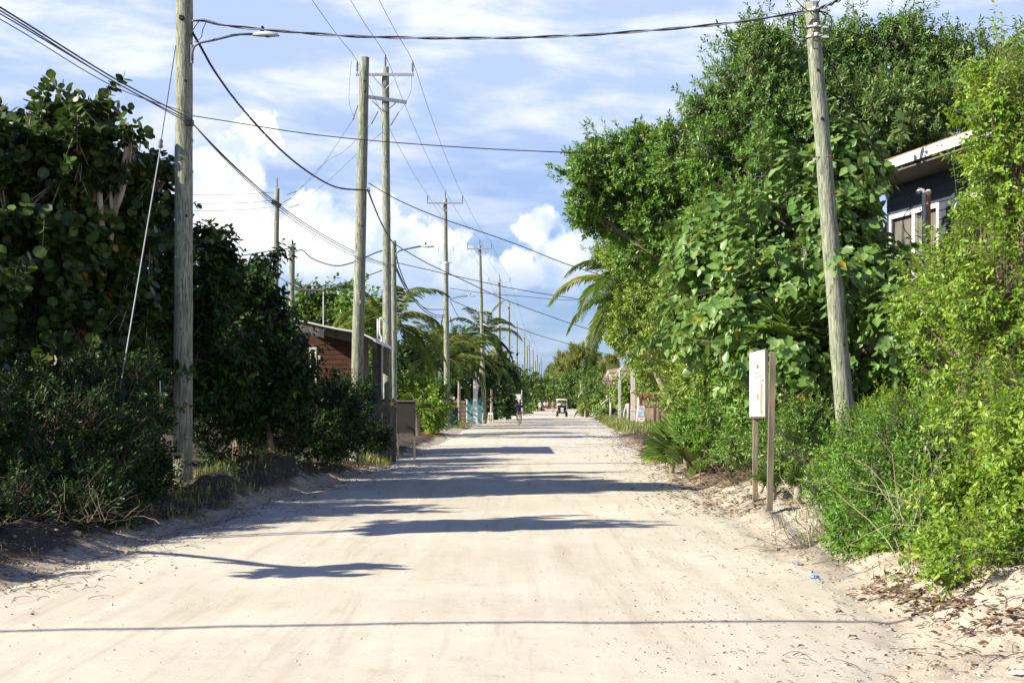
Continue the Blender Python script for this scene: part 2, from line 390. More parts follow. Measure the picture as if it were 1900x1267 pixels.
def road():
    ys = np.array(list(np.arange(-60, 6, 1.0)) + geo(6.1, 520, .005, .045)); u = np.linspace(-.03, 1.03, 150)
    U, Yg = np.meshgrid(u, ys); l, r = road_edges(Yg); Xg = l + (r - l) * U; Z = road_z(Xg, Yg)
    nx, ny = len(u), len(ys); V = np.stack([Xg, Yg, Z], -1).reshape(-1, 3)
    i = np.arange(ny - 1)[:, None] * nx + np.arange(nx - 1)[None]
    mk('road', V, np.stack([i, i + 1, i + nx + 1, i + nx], -1).reshape(-1, 4), M['road'], smooth=True)['kind'] = 'structure'
road()

# ------------------------------------------------------------------ foliage
T9 = np.array([(0, 0, 0), (.0, .5, -.05), (0, 1, .0), (-.40, .22, .07), (-.5, .52, .13), (-.24, .82, .05), (.40, .22, .07), (.5, .52, .13), (.24, .82, .05)], float)
F9 = np.array([(0, 1, 4, 3), (1, 2, 5, 4), (0, 6, 7, 1), (1, 7, 8, 2)])
TR = np.array([(0, 0, 0), (.0, .5, -.04), (0, .97, .0), (-.42, .10, .04), (-.55, .52, .07), (-.36, .90, .04), (.42, .10, .04), (.55, .52, .07), (.36, .90, .04)], float)
T6 = np.array([(0, 0, 0), (-.42, .35, .07), (-.30, .75, .06), (0, 1, -.02), (.30, .75, .06), (.42, .35, .07)], float)
F6 = np.array([(0, 3, 2, 1), (0, 5, 4, 3)])
T4 = np.array([(0, 0, 0), (-.5, .5, .05), (0, 1, 0), (.5, .5, .05)], float); F4 = np.array([(0, 3, 2, 1)])
TPL = {'oval': (T9, F9), 'round': (TR, F9), 'hex': (T6, F6), 'dia': (T4, F4)}
def nrm(a): return a / np.maximum(np.linalg.norm(a, axis=-1, keepdims=True), 1e-9)
def leaves(rng, Pos, Dir, Nrm, size, wid, tpl, tint):
    T, Fc = TPL[tpl]; n = len(Pos); Dir = nrm(Dir); Nn = nrm(Nrm - Dir * np.sum(Nrm * Dir, -1, keepdims=True)); S = np.cross(Dir, Nn)
    s = size[:, None, None]
    V = Pos[:, None] + s * (T[None, :, 0:1] * wid * S[:, None] + T[None, :, 1:2] * Dir[:, None] + T[None, :, 2:3] * Nn[:, None])
    k = len(T); Fa = (Fc[None] + (np.arange(n) * k)[:, None, None]).reshape(-1, 4)
    tv = np.repeat(tint, k).reshape(-1, k)
    if k == 9: tv[:, :3] = np.where(tv[:, :3] < .95, np.minimum(tv[:, :3] + .22, .95), tv[:, :3]); tv[:, 3:] = np.where(tv[:, 3:] < .95, tv[:, 3:] * .85, tv[:, 3:])
    return V.reshape(-1, 3), Fa, tv.ravel()
def sprig_leaves(rng, C, A, k, Lc, size, wid, tpl, spread=(35, 80), droop=.15, jit=.25):
    n = len(C); A = nrm(A); ref = rng.normal(size=(n, 3)); U = nrm(np.cross(A, ref)); Vv = np.cross(A, U)
    i = np.arange(k)[None]; ph = i * 2.4 + rng.uniform(0, 6.28, (n, 1)) + rng.normal(0, .25, (n, k)); fr = (i / max(k - 1, 1)) * np.ones((n, 1))
    th = np.radians(spread[1] + (spread[0] - spread[1]) * fr + rng.normal(0, 9, (n, k)))
    rad = np.cos(ph)[..., None] * U[:, None] + np.sin(ph)[..., None] * Vv[:, None]
    D = np.cos(th)[..., None] * A[:, None] + np.sin(th)[..., None] * rad; D[..., 2] -= droop
    Pos = C[:, None] + A[:, None] * (fr[..., None] * Lc); Nn = A[:, None] + rng.normal(0, jit, (n, k, 3)) + np.array((0, 0, .35))
    sz = size * rng.uniform(.6, 1.2, (n, k)); ct = rng.uniform(0, 1, (n, 1))
    tint = np.clip(.45 * ct + .55 * rng.uniform(0, 1, (n, k)), 0, 1); tint = np.where(rng.uniform(0, 1, (n, k)) < .014, rng.uniform(.972, 1.0, (n, k)), tint * .97)
    return leaves(rng, Pos.reshape(-1, 3), D.reshape(-1, 3), Nn.reshape(-1, 3), sz.ravel(), wid, tpl, tint.ravel())
def crown_points(rng, blobs, n, sub=9, shell=(.72, 1.08), inner=.12, shoots=.10, shoot_len=.5, subr=.42):
    """blobs: (centre, radii) -> twig positions and axes; clumps within each blob, a few stray shoots"""
    ar = np.array([(r[0] * r[1] + r[0] * r[2] + r[1] * r[2]) for c, r in blobs]); ar = ar / ar.sum()
    Cs, As, limbs = [], [], []
    for (c, r), a in zip(blobs, ar):
        c = np.array(c); r = np.array(r); m = max(8, int(n * a)); 
        sd = nrm(rng.normal(size=(sub, 3))); sd[:, 2] = sd[:, 2] * .8 + .1
        sc = c + sd * r * rng.uniform(.5, .82, (sub, 1)); sr = r * rng.uniform(.7, 1.2, (sub, 1)) * subr
        limbs.append((c, sc))
        j = rng.integers(0, sub, m); d = nrm(rng.normal(size=(m, 3)))
        pt = sc[j] + d * sr[j] * rng.uniform(shell[0], shell[1], (m, 1))
        q = (pt - c) / r; rr = np.linalg.norm(q, axis=1)
        keep = (rr > .52) | (rng.uniform(size=m) < inner); keep &= ~((q[:, 1] > .25) & (rng.uniform(size=m) < .5))
        ax = d * .7 + nrm(q) * .6 + np.array((0, 0, .35)) + rng.normal(0, .3, (m, 3))
        Cs.append(pt[keep]); As.append(ax[keep])
        ns = int(m * shoots / 5)
        if ns:
            d = nrm(rng.normal(size=(ns, 3)) + np.array((0, -.1, .5))); st = c + d * r * .9; dd = nrm(d + np.array((0, 0, .6)) + rng.normal(0, .3, (ns, 3)))
            ln = shoot_len * rng.uniform(.3, 1.1, (ns, 1))
            for t in (0, .25, .5, .75, 1): Cs.append(st + dd * ln * t + rng.normal(0, .03, (ns, 3))); As.append(dd + rng.normal(0, .35, (ns, 3)))
    C = np.concatenate(Cs); A = np.concatenate(As); g = ground_z(C[:, 0], C[:, 1]); ok = C[:, 2] > g + .03
    return C[ok], A[ok], limbs
def twig_mesh(C, A, ln, r, mb_v, mb_f, every=1):
    A = nrm(A); C0 = C[::every] - A[::every] * ln; C1 = C[::every] + A[::every] * ln * .3; n = len(C0)
    U = nrm(np.cross(A[::every], np.array((.3, .5, .8)))); W_ = np.cross(A[::every], U); b = sum(len(v) for v in mb_v)
    vs = []
    for (Cc, rr) in ((C0, r), (C1, r * .5)):
        for k in range(3):
            a = k * 2.0944; vs.append(Cc + (U * math.cos(a) + W_ * math.sin(a)) * rr)
    V = np.stack(vs, 1).reshape(-1, 3); base = b + np.arange(n)[:, None] * 6
    for k in range(3): mb_f.append(base + np.array([[k, (k + 1) % 3, 3 + (k + 1) % 3, 3 + k]]))
    mb_v.append(V)
def bez(a, b, sag, n=6):
    a = Vector(a); b = Vector(b); m = (a + b) / 2 + Vector(sag)
    return [a * (1 - t) ** 2 + m * 2 * t * (1 - t) + b * t * t for t in [i / (n - 1) for i in range(n)]]
def plant(name, label, cat, blobs, n, k, size, wid, tpl, mat, seed, base=None, trunk_r=.12, bark='bark', Lc=.12, spread=(35, 80), droop=.15, sub=9, shoots=.10,
          shoot_len=.5, inner=.12, twig=.0, group=None, shell=(.72, 1.08), subr=.42, stems=1, part='crown', limb_n=4):
    """blobs in (px, py, depth, half width px, half height px[, half depth m])"""
    rng = np.random.default_rng(seed); B = []
    for b in blobs:
        c = P(b[0], b[1], b[2]); rx = b[3] / F * b[2]; rz = b[4] / F * b[2]; ry = b[5] if len(b) > 5 else (rx + rz) / 2 * .9
        B.append((tuple(c), (rx, ry, rz)))
    mx = sum(b[0][0] for b in B) / len(B); my = sum(b[0][1] for b in B) / len(B)
    if base is not None: mx, my = base
    g = gz(mx, my); root = thing(name, label, cat, (mx, my, g), group)
    C, A, limbs = crown_points(rng, B, n, sub, shell, inner, shoots, shoot_len, subr)
    V, Fc, ti = sprig_leaves(rng, C, A, k, Lc, size, wid, tpl, spread, droop)
    mk(part, V, Fc, L[mat], root, tint=ti)
    mb = MB(); zmin = min(b[0][2] - b[1][2] for b in B); zc = sum(b[0][2] for b in B) / len(B)
    fork = Vector((mx, my, max(g + .2, g + (zc - g) * .4)))
    for s_ in range(stems):
        o = Vector((rng.normal(0, .25), rng.normal(0, .25), 0)) if stems > 1 else Vector((0, 0, 0))
        mb.tube(bez(Vector((mx, my, g - .15)) + o, fork + o * .7, (rng.normal(0, .1), rng.normal(0, .1), 0), 5), [trunk_r * (1.25, 1.0, .9, .85, .8)[i] for i in range(5)], 9)
    for c, sc in limbs:
        c = Vector(c); e = c + Vector((0, 0, -.1))
        mb.tube(bez(fork, e, (rng.normal(0, .2), rng.normal(0, .2), .1), 7), [trunk_r * (.7 - .4 * i / 6) for i in range(7)], 7)
        for q in sc[:limb_n]:
            mb.tube(bez(fork.lerp(e, .7), Vector(q), (rng.normal(0, .1), rng.normal(0, .1), .1), 5), [trunk_r * (.35 - .25 * i / 4) for i in range(5)], 5)
    mb.build('trunk' if cat in ('tree', 'palm tree') else 'stem', M[bark], root, True)
    if twig > 0:
        vs, fs = [], []; twig_mesh(C, A, Lc * 1.6 + .08, twig, vs, fs)
        mk('twigs', np.concatenate(vs), np.concatenate(fs), M[bark], root)['kind'] = 'stuff'
    return root

# ---- right side, near to far
G1 = 'bushes along the right verge'
plant('tall_bush', 'tall feathery yellow-green bush filling the right edge of the picture', 'bush',
      [(1880, 200, 15, 80, 110), (1905, 330, 15, 110, 110), (1840, 440, 15.5, 75, 75), (1800, 545, 16, 100, 80), (1890, 560, 15, 110, 130), (1740, 600, 16.5, 75, 70), (1830, 680, 15.5, 130, 100), (1870, 790, 14.5, 110, 110), (1760, 500, 16, 40, 45), (2000, 500, 15, 130, 330), (1850, 150, 15.5, 40, 45)],
      9000, 8, .062, .55, 'hex', 'bright', 11, base=(4.9, 14.8), trunk_r=.05, Lc=.15, spread=(50, 78), droop=.3, sub=16, twig=.003, shoots=.2, shoot_len=.45, stems=5, shell=(.5, 1.15))
plant('leafy_shrub', 'bright green shrub spilling onto the sand bank at the lower right', 'bush',
      [(1640, 930, 17, 95, 75), (1700, 880, 17.5, 110, 100), (1585, 985, 16.2, 50, 42), (1740, 1000, 15, 90, 65), (1640, 1010, 15.6, 70, 40), (1600, 850, 19, 60, 65)],
      6500, 8, .062, .5, 'hex', 'mid', 12, trunk_r=.03, Lc=.13, sub=16, twig=.003, shoots=.2, shoot_len=.35, stems=5, group=G1)
plant('leafy_shrub', 'light green shrub around the foot of the leaning pole', 'bush',
      [(1640, 800, 20.5, 45, 50), (1690, 800, 20, 75, 55), (1760, 800, 18, 75, 75), (1600, 860, 20, 45, 40), (1640, 870, 20, 90, 50)],
      3800, 8, .062, .5, 'hex', 'bright', 13, trunk_r=.03, Lc=.13, sub=16, twig=.003, shoots=.2, shoot_len=.35, stems=5, group=G1)
plant('weedy_bush', 'yellow-green weedy bush in the lower right corner beside the dry gutter', 'bush',
      [(1850, 960, 13.6, 90, 95), (1920, 900, 13, 80, 160), (1810, 1040, 12.9, 75, 45), (1900, 1050, 12.3, 65, 50), (1740, 1030, 13.6, 45, 35), (1800, 1075, 12.0, 60, 30), (1880, 1095, 11.6, 60, 32)],
      4000, 7, .072, .52, 'hex', 'bright', 14, trunk_r=.02, Lc=.14, sub=18, twig=.003, shoots=.3, shoot_len=.4, stems=7, spread=(50, 78), droop=.25, group=G1)
plant('low_shrub', 'dark green creeping shrub on the bank behind the two-post board', 'bush',
      [(1500, 850, 23, 70, 50), (1450, 830, 25, 60, 55), (1540, 900, 20.5, 55, 38), (1380, 830, 27, 45, 40), (1500, 800, 25, 80, 60)],
      3200, 7, .06, .5, 'hex', 'dense', 15, trunk_r=.02, Lc=.12, sub=14, twig=.003, stems=4, group=G1)
plant('broadleaf_tree', 'broad-leaved tree with large drooping leaves behind the leaning pole', 'tree',
      [(1480, 440, 27, 120, 85), (1350, 520, 27.5, 90, 80), (1440, 580, 26.3, 110, 90), (1580, 570, 26.5, 100, 95), (1620, 660, 26, 90, 80), (1500, 680, 25.8, 80, 75), (1300, 610, 28.5, 60, 65), (1575, 300, 27.3, 55, 55), (1555, 400, 27.3, 55, 75), (1300, 440, 28.5, 50, 40), (1635, 510, 26.6, 40, 42), (1440, 700, 25.6, 45, 50), (1660, 600, 24.6, 35, 60), (1560, 530, 24.8, 28, 30)],
      5200, 5, .205, .74, 'oval', 'big', 16, base=(5.4, 27.4), trunk_r=.13, Lc=.26, spread=(55, 100), droop=.55, sub=14, twig=.006, shoots=.15, shoot_len=.7)
plant('dense_tree', 'dark glossy small-leaved tree whose crown overhangs to the left over the road edge', 'tree',
      [(1110, 320, 34, 62, 62), (1190, 320, 34, 90, 75), (1290, 310, 33, 90, 85), (1160, 400, 34.5, 75, 50), (1250, 420, 34, 100, 75), (1210, 470, 36, 75, 55), (1310, 480, 33, 70, 60), (1290, 560, 34, 60, 60), (1380, 330, 32, 100, 95), (1090, 380, 34, 35, 45), (1350, 420, 31, 80, 60)],
      12000, 8, .115, .48, 'hex', 'dense', 17, base=(6.8, 34), trunk_r=.07, Lc=.12, sub=16, shoots=.15, shoot_len=.5, twig=.004)
plant('tall_tree', 'tall grey-green tree rising highest behind the leaning pole', 'tree',
      [(1400, 150, 33, 75, 75), (1480, 110, 34, 80, 55), (1560, 130, 35, 85, 75), (1660, 130, 35, 90, 65), (1770, 150, 35, 90, 80), (1860, 180, 35, 90, 80), (1400, 230, 33, 110, 60), (1500, 230, 33, 110, 85), (1620, 230, 33, 110, 85), (1740, 230, 33, 100, 60), (1300, 205, 33, 40, 18), (1950, 250, 34, 60, 120), (1680, 60, 35, 40, 30), (1600, 290, 35, 140, 30), (1400, 80, 33, 45, 28)],
      19000, 8, .112, .45, 'hex', 'top', 18, base=(7.5, 34), trunk_r=.2, Lc=.14, sub=16, shoots=.22, shoot_len=.6, twig=.004)
plant('olive_tree', 'fine-leaved olive green tree hanging over the reed hut', 'tree',
      [(1190, 470, 44, 60, 60), (1230, 560, 44, 85, 80), (1180, 610, 46, 50, 70), (1270, 650, 42, 80, 75), (1220, 680, 47, 42, 55), (1300, 520, 40, 60, 60), (1270, 740, 38, 45, 45), (1160, 540, 47, 40, 40), (1330, 700, 36, 60, 70), (1130, 470, 47, 25, 28)],
      14000, 7, .12, .5, 'hex', 'olive', 19, base=(5.6, 43), trunk_r=.14, Lc=.15, sub=14, shoots=.2, shoot_len=.5, twig=.004)
plant('understory_shrub', 'dark shaded undergrowth below the broad-leaved tree', 'bush',
      [(1400, 700, 28, 90, 90), (1470, 780, 27, 100, 70), (1340, 780, 30, 60, 60), (1560, 740, 26, 90, 100), (1700, 700, 26.5, 40, 60)],
      3600, 7, .11, .5, 'hex', 'dense', 20, trunk_r=.04, Lc=.14, sub=12, stems=4, twig=.004)
plant('leafy_sapling', 'leafy sapling at the right end of the reed hut', 'bush', [(1290, 800, 33, 40, 35), (1320, 830, 30, 35, 28)], 600, 7, .10, .5, 'hex', 'mid', 21, trunk_r=.02, sub=8, twig=.003)
# ---- left side
plant('sea_grape_tree', 'sea grape tree with round leaves standing tallest at the left edge', 'tree',
      [(40, 285, 26, 80, 58), (125, 245, 26, 52, 42), (175, 285, 25.5, 36, 34), (90, 360, 25.5, 120, 90), (190, 400, 26.2, 72, 72), (265, 425, 27.4, 48, 58), (220, 500, 27, 95, 90), (80, 510, 25.6, 120, 100), (140, 640, 25.4, 135, 90), (-60, 420, 25, 110, 180), (235, 262, 25.5, 18, 12), (285, 330, 27.4, 32, 22)],
      3900, 8, .165, .98, 'round', 'grape', 31, base=(-7.4, 26), trunk_r=.14, bark='pale_bark', Lc=.3, spread=(40, 95), droop=.1, sub=14, shoots=.18, shoot_len=.7, twig=.008, inner=.25)
plant('roadside_hedge', 'dark hedge with small sunlit leaves on top, left of the near pole', 'bush',
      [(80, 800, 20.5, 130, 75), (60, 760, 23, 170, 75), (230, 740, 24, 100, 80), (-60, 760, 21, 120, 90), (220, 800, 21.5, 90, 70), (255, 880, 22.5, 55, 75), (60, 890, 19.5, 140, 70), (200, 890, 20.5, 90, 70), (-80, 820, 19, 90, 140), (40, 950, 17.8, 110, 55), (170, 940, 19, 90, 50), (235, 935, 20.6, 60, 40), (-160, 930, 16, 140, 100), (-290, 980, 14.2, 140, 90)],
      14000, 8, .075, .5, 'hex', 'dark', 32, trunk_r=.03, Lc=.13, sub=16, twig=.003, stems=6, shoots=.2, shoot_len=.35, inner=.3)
plant('broadleaf_shrub', 'dark tall shrub with clusters of pointed leaves right of the near pole', 'tree',
      [(395, 520, 29, 45, 75), (450, 570, 31, 60, 60), (488, 625, 33, 42, 62), (400, 680, 28, 60, 110), (480, 720, 30, 85, 90), (390, 450, 29, 25, 18), (480, 510, 33, 22, 28), (320, 640, 28, 40, 150)],
      3000, 7, .17, .55, 'oval', 'dark', 33, base=(-5.5, 30), trunk_r=.07, Lc=.22, sub=13, twig=.006, shoots=.25, shoot_len=.6, spread=(50, 100), droop=.35, stems=3, inner=.3)
plant('shade_hedge', 'black-green hedge in deep shade between the near pole and the picket fence', 'bush',
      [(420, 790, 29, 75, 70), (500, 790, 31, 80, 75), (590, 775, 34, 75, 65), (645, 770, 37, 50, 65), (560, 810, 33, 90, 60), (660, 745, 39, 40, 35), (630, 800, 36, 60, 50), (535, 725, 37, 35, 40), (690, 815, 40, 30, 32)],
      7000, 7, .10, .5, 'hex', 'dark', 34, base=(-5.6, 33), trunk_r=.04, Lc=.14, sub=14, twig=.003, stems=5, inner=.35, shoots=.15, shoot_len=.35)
plant('sea_grape_tree', 'sea grape tree just outside the left edge, seen by its shadow and lowest leaves', 'tree',
      [(-170, 570, 21.3, 110, 50, .8), (-420, 470, 13.2, 60, 16, .3), (-400, 190, 17.3, 85, 38, .6), (-320, 290, 17.5, 95, 50, .7), (-120, 650, 21.5, 90, 90, 1.0)],
      1100, 8, .19, .98, 'round', 'grape', 35, base=(-8.2, 17), trunk_r=.11, bark='pale_bark', Lc=.3, spread=(40, 95), droop=.1, sub=10, shoots=.4, shoot_len=1.0, inner=.25)
plant('shade_tree', 'dark broad tree behind the hedge that shades the wooden cabin', 'tree',
      [(420, 620, 44, 60, 60), (440, 615, 41, 65, 65), (500, 650, 40.5, 52, 60), (380, 600, 39.5, 60, 60), (480, 650, 45, 50, 45), (520, 690, 45, 45, 50), (400, 720, 43, 80, 70), (535, 640, 45.3, 22, 22)],
      6000, 7, .16, .5, 'hex', 'dark', 36, trunk_r=.15, Lc=.2, sub=12, inner=.3)
plant('boundary_hedge', 'tall dark hedge running along the far left behind the roadside plants', 'bush',
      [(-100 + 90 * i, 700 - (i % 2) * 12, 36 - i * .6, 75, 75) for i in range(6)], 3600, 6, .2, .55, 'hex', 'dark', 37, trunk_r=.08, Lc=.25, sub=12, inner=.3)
# ---- background left
GB = 'trees in the background'
for i, (b, n, s, mt, lab) in enumerate([
    ([(570, 590, 90, 26, 38), (605, 585, 90, 24, 32), (635, 600, 90, 24, 34)], 1700, .36, 'far', 'bright green tree rising behind the wooden cabin roof'),
    ([(690, 620, 75, 30, 50), (690, 700, 74, 32, 55), (655, 600, 78, 18, 40)], 1700, .30, 'dense', 'green tree showing between the cabin and the paired poles'),
    ([(785, 740, 76, 38, 38), (800, 770, 72, 28, 24), (760, 775, 74, 20, 24)], 1800, .20, 'bright', 'light green bush in front of the coconut palms'),
    ([(760, 700, 100, 60, 50), (850, 700, 120, 60, 45), (800, 660, 110, 50, 35)], 1900, .45, 'dark', 'dark thicket filling the space under the coconut palms'),
    ([(925, 715, 140, 24, 45), (905, 745, 135, 22, 26), (935, 750, 132, 12, 20)], 1600, .42, 'dark', 'dark tree in shade behind the white chair'),
    ([(955, 722, 185, 18, 26), (948, 760, 175, 8, 14), (968, 752, 190, 9, 16)], 900, .45, 'far', 'mid green tree behind the white rectangular sign'),
    ([(978, 725, 260, 24, 28), (990, 745, 250, 14, 14)], 900, .65, 'far', 'green tree behind the round white sign'),
    ([(995, 722, 340, 22, 14), (1008, 735, 380, 20, 16), (1000, 748, 330, 14, 8)], 900, .8, 'far', 'low green trees at the far end of the pole line')]):
    plant('background_tree' if i != 2 else 'background_bush', lab, 'tree' if i != 2 else 'bush', b, n, 5, s, .6, 'dia', mt, 40 + i, trunk_r=.12, Lc=s * 1.5, sub=12, shoots=.15, shoot_len=1.2, group=GB, limb_n=2)
# ---- background right
for i, (b, n, s, mt, lab) in enumerate([
    ([(1050, 735, 330, 45, 24), (1025, 730, 340, 24, 20), (1075, 720, 320, 32, 26), (1045, 750, 320, 40, 8)], 2400, .75, 'far', 'rounded dark green tree above the golf cart'),
    ([(1118, 724, 190, 30, 27), (1146, 728, 170, 24, 26), (1120, 750, 180, 34, 18), (1095, 722, 220, 20, 20)], 2600, .48, 'far', 'green tree just left of the thatched roof'),
    ([(1163, 738, 125, 14, 30), (1208, 712, 115, 14, 16), (1192, 722, 125, 18, 20)], 1500, .33, 'olive', 'green bush growing between the two concrete posts'),
    ([(1110, 765, 150, 14, 8), (1085, 765, 165, 12, 6)], 300, .25, 'olive', 'scrubby bush beside the small palm'),
    ([(985, 762, 230, 7, 8), (976, 766, 200, 7, 7)], 250, .3, 'bright', 'sunlit roadside bush by the blue bin')]):
    plant('background_tree' if i < 3 else 'background_bush', lab, 'tree' if i < 3 else 'bush', b, n, 5, s, .6, 'dia', mt, 60 + i, trunk_r=.15, Lc=s * 1.5, sub=12, shoots=.15, shoot_len=1.5, group=GB, limb_n=2)
plant('end_thicket', 'wall of dark bushes closing the far end of the road', 'bush', [(1000 + 22 * i, 747 - (i % 3) * 2, 430 + 6 * i, 22, 11) for i in range(9)], 2600, 5, .8, .6, 'dia', 'far', 70, trunk_r=.1, Lc=1.2, sub=10, limb_n=1)

def casuarina(px, ytop, Y, wpx, seed, label):
    rng = np.random.default_rng(seed); x = XX(px, Y); g = gz(x, Y); top = P(px, ytop, Y).z; h = top - g
    root = thing('casuarina_tree', label, 'tree', (x, Y, g), 'feathery casuarina trees'); mb = MB()
    lean = rng.normal(0, .06) * h
    mb.tube([(x + lean * t * t, Y, g + h * t) for t in (0, .25, .5, .75, .97)], [.16, .13, .1, .06, .02], 7)
    C, A = [], []
    for i in range(95):
        t = rng.uniform(.12, 1) ** .8; az_ = rng.uniform(0, 6.28); ln = wpx / F * Y * (1.15 - t * .85) * rng.uniform(.6, 1.1)
        s_ = Vector((x + lean * t * t, Y, g + h * t * .93)); d = Vector((math.cos(az_), math.sin(az_), rng.uniform(.9, 2.0))).normalized()
        e = s_ + d * ln; mb.tube([s_, s_.lerp(e, .5) + Vector((0, 0, -.05)), e], [.03, .02, .008], 4)
        for k in range(9):
            q = s_.lerp(e, .25 + .8 * k / 8); C.append(q); A.append(d + Vector(rng.normal(0, .3, 3)) + Vector((0, 0, .3)))
    mb.build('trunk', M['bark'], root, True)
    V, Fc, ti = sprig_leaves(rng, np.array([tuple(c) for c in C]), np.array([tuple(a) for a in A]), 8, .6, 1.5, .10, 'dia', (8, 35), -.1)
    mk('crown', V, Fc, L['pine'], root, tint=ti)
for i, (px, yt, Y, wp, lab) in enumerate([(1068, 645, 345, 44, 'tallest feathery casuarina above the golf cart'), (1100, 660, 350, 34, 'feathery casuarina left of the thatched roof'), (1038, 664, 360, 40, 'leftmost feathery casuarina leaning over the road end'),
        (1143, 664, 300, 10, 'slim casuarina spire directly left of the thatched roof peak'), (1126, 676, 340, 16, 'short casuarina between the feathery one and the slim spire'), (1020, 684, 370, 20, 'low casuarina over the pedestrians')]):
    casuarina(px, yt, Y, wp, 80 + i, lab)

# ------------------------------------------------------------------ palms
def frond_mesh(rng, base, az_, pitch, ln, droop, wid, nl=44, yel=0.0):
    """feather frond: rachis tube + leaflets"""
    d0 = Vector((math.cos(az_) * math.cos(pitch), math.sin(az_) * math.cos(pitch), math.sin(pitch)))
    pts = []; q = Vector(base); d = d0.copy(); n = 12
    for i in range(n + 1):
        pts.append(q.copy()); q = q + d * (ln / n); d = (d + Vector((0, 0, -droop / n * (1 + i * .12)))).normalized()
    mb = MB().tube(pts, [.03 * (1 - .85 * i / n) for i in range(n + 1)], 4)
    Pos, Dir, Nn, Sz = [], [], [], []
    for i in range(nl):
        t = .14 + .86 * i / (nl - 1); f = t * n; k = min(int(f), n - 1); c = pts[k].lerp(pts[k + 1], f - k); tg = (pts[k + 1] - pts[k]).normalized()
        s_ = tg.cross(Vector((0, 0, 1))); s_ = s_.normalized() if s_.length > .01 else Vector((1, 0, 0)); up = s_.cross(tg)
        for sg in (-1, 1):
            dv = tg * .65 + s_ * sg * .8 - Vector((0, 0, .45 + .35 * rng.random())) + up * .15; Pos.append(c); Dir.append(dv); Nn.append(up + s_ * sg * .3)
            Sz.append(wid * math.sin(math.pi * (.18 + .76 * t)) ** .7 * rng.uniform(.85, 1.1))
    base_t = rng.uniform(.1, .85) if yel == 0 else yel
    V, Fc, ti = leaves(rng, np.array([tuple(v) for v in Pos]), np.array([tuple(v) for v in Dir]), np.array([tuple(v) for v in Nn]), np.array(Sz), .085, 'hex', np.clip(base_t + rng.normal(0, .08, len(Pos)), 0, 1))
    Fr = np.array([f for f in mb.f if len(f) == 4]); Vr = np.array(mb.v)
    return np.concatenate([V, Vr]), np.concatenate([Fc, Fr + len(V)]), np.concatenate([ti, np.full(len(Vr), min(1, base_t + .2))])
def coconut(px, pyc, Y, ln, seed, label, nf=15, base_dx=0.0, group='coconut palms'):
    rng = np.random.default_rng(seed); c = P(px, pyc, Y); x = c.x + base_dx; g = gz(x, Y)
    root = thing('coconut_palm', label, 'palm tree', (x, Y, g), group); mb = MB()
    pts = bez((x, Y, g - .1), c, (-base_dx * .4, 0, 0), 8); mb.tube(pts, [.19, .14, .12, .11, .105, .10, .10, .11], 9); mb.build('trunk', M['palm_bark'], root, True)
    for i in range(nf):
        a = i * 2.4 + rng.normal(0, .2); pt = R(75 - 95 * (i / nf)) + rng.normal(0, .1)
        V, Fc, ti = frond_mesh(rng, c, a, pt, ln * rng.uniform(.85, 1.1), rng.uniform(1.1, 1.6), ln * .21)
        mk('frond', V, Fc, L['palm'], root, tint=ti)
coconut(722, 602, 68, 3.4, 101, 'coconut palm crown showing either side of the paired poles', 17)
coconut(815, 672, 92, 3.6, 102, 'coconut palm leaning left of the pole that carries the transformer', 17)
coconut(852, 660, 104, 3.6, 103, 'coconut palm between the transformer pole and the next pole', 17)
coconut(898, 622, 118, 3.6, 104, 'tallest coconut palm, behind the pole with the coiled cable', 18, -1.2)
coconut(912, 680, 128, 3.3, 105, 'low coconut palm behind the white chair', 15)
coconut(1180, 545, 46, 3.1, 106, 'coconut palm poking out left from the olive green tree', 24, 2.2)
coconut(1086, 757, 158, 1.9, 107, 'young stemless coconut palm beside the blue drum', 12)
coconut(775, 762, 70, 1.6, 108, 'young coconut palm behind the brown board', 9)

def fan_mesh(rng, base, az_, pitch, stem, rad, nseg=34, sweep=290):
    d = Vector((math.cos(az_) * math.cos(pitch), math.sin(az_) * math.cos(pitch), math.sin(pitch))); b = Vector(base); hub = b + d * stem + Vector((0, 0, -.05 * stem))
    mb = MB().tube([b, b.lerp(hub, .5) + Vector((0, 0, .04)), hub], [.014, .011, .009], 4)
    s_ = d.cross(Vector((0, 0, 1))).normalized(); up = s_.cross(d)
    Nv = (up * .8 + d * -.2 + Vector(rng.normal(0, .2, 3))).normalized(); d2 = (d - Nv * d.dot(Nv)).normalized(); s2 = Nv.cross(d2)
    Pos, Dir, Nn, Sz = [], [], [], []
    for i in range(nseg):
        a = R(-sweep / 2 + sweep * i / (nseg - 1)); v = d2 * math.cos(a) + s2 * math.sin(a) - Vector((0, 0, .12 + .2 * rng.random()))
        Pos.append(hub); Dir.append(v); Nn.append(Nv + s2 * .3 * (-1) ** i); Sz.append(rad * (1 - .25 * abs(a) / 2.6) * rng.uniform(.9, 1.08))
    tb = rng.uniform(.15, .85)
    V, Fc, ti = leaves(rng, np.array([tuple(v) for v in Pos]), np.array([tuple(v) for v in Dir]), np.array([tuple(v) for v in Nn]), np.array(Sz), .085, 'hex', np.clip(tb + rng.normal(0, .1, nseg), 0, 1))
    Fr = np.array([f for f in mb.f if len(f) == 4]); Vr = np.array(mb.v)
    return np.concatenate([V, Vr]), np.concatenate([Fc, Fr + len(V)]), np.concatenate([ti, np.full(len(Vr), .8)])
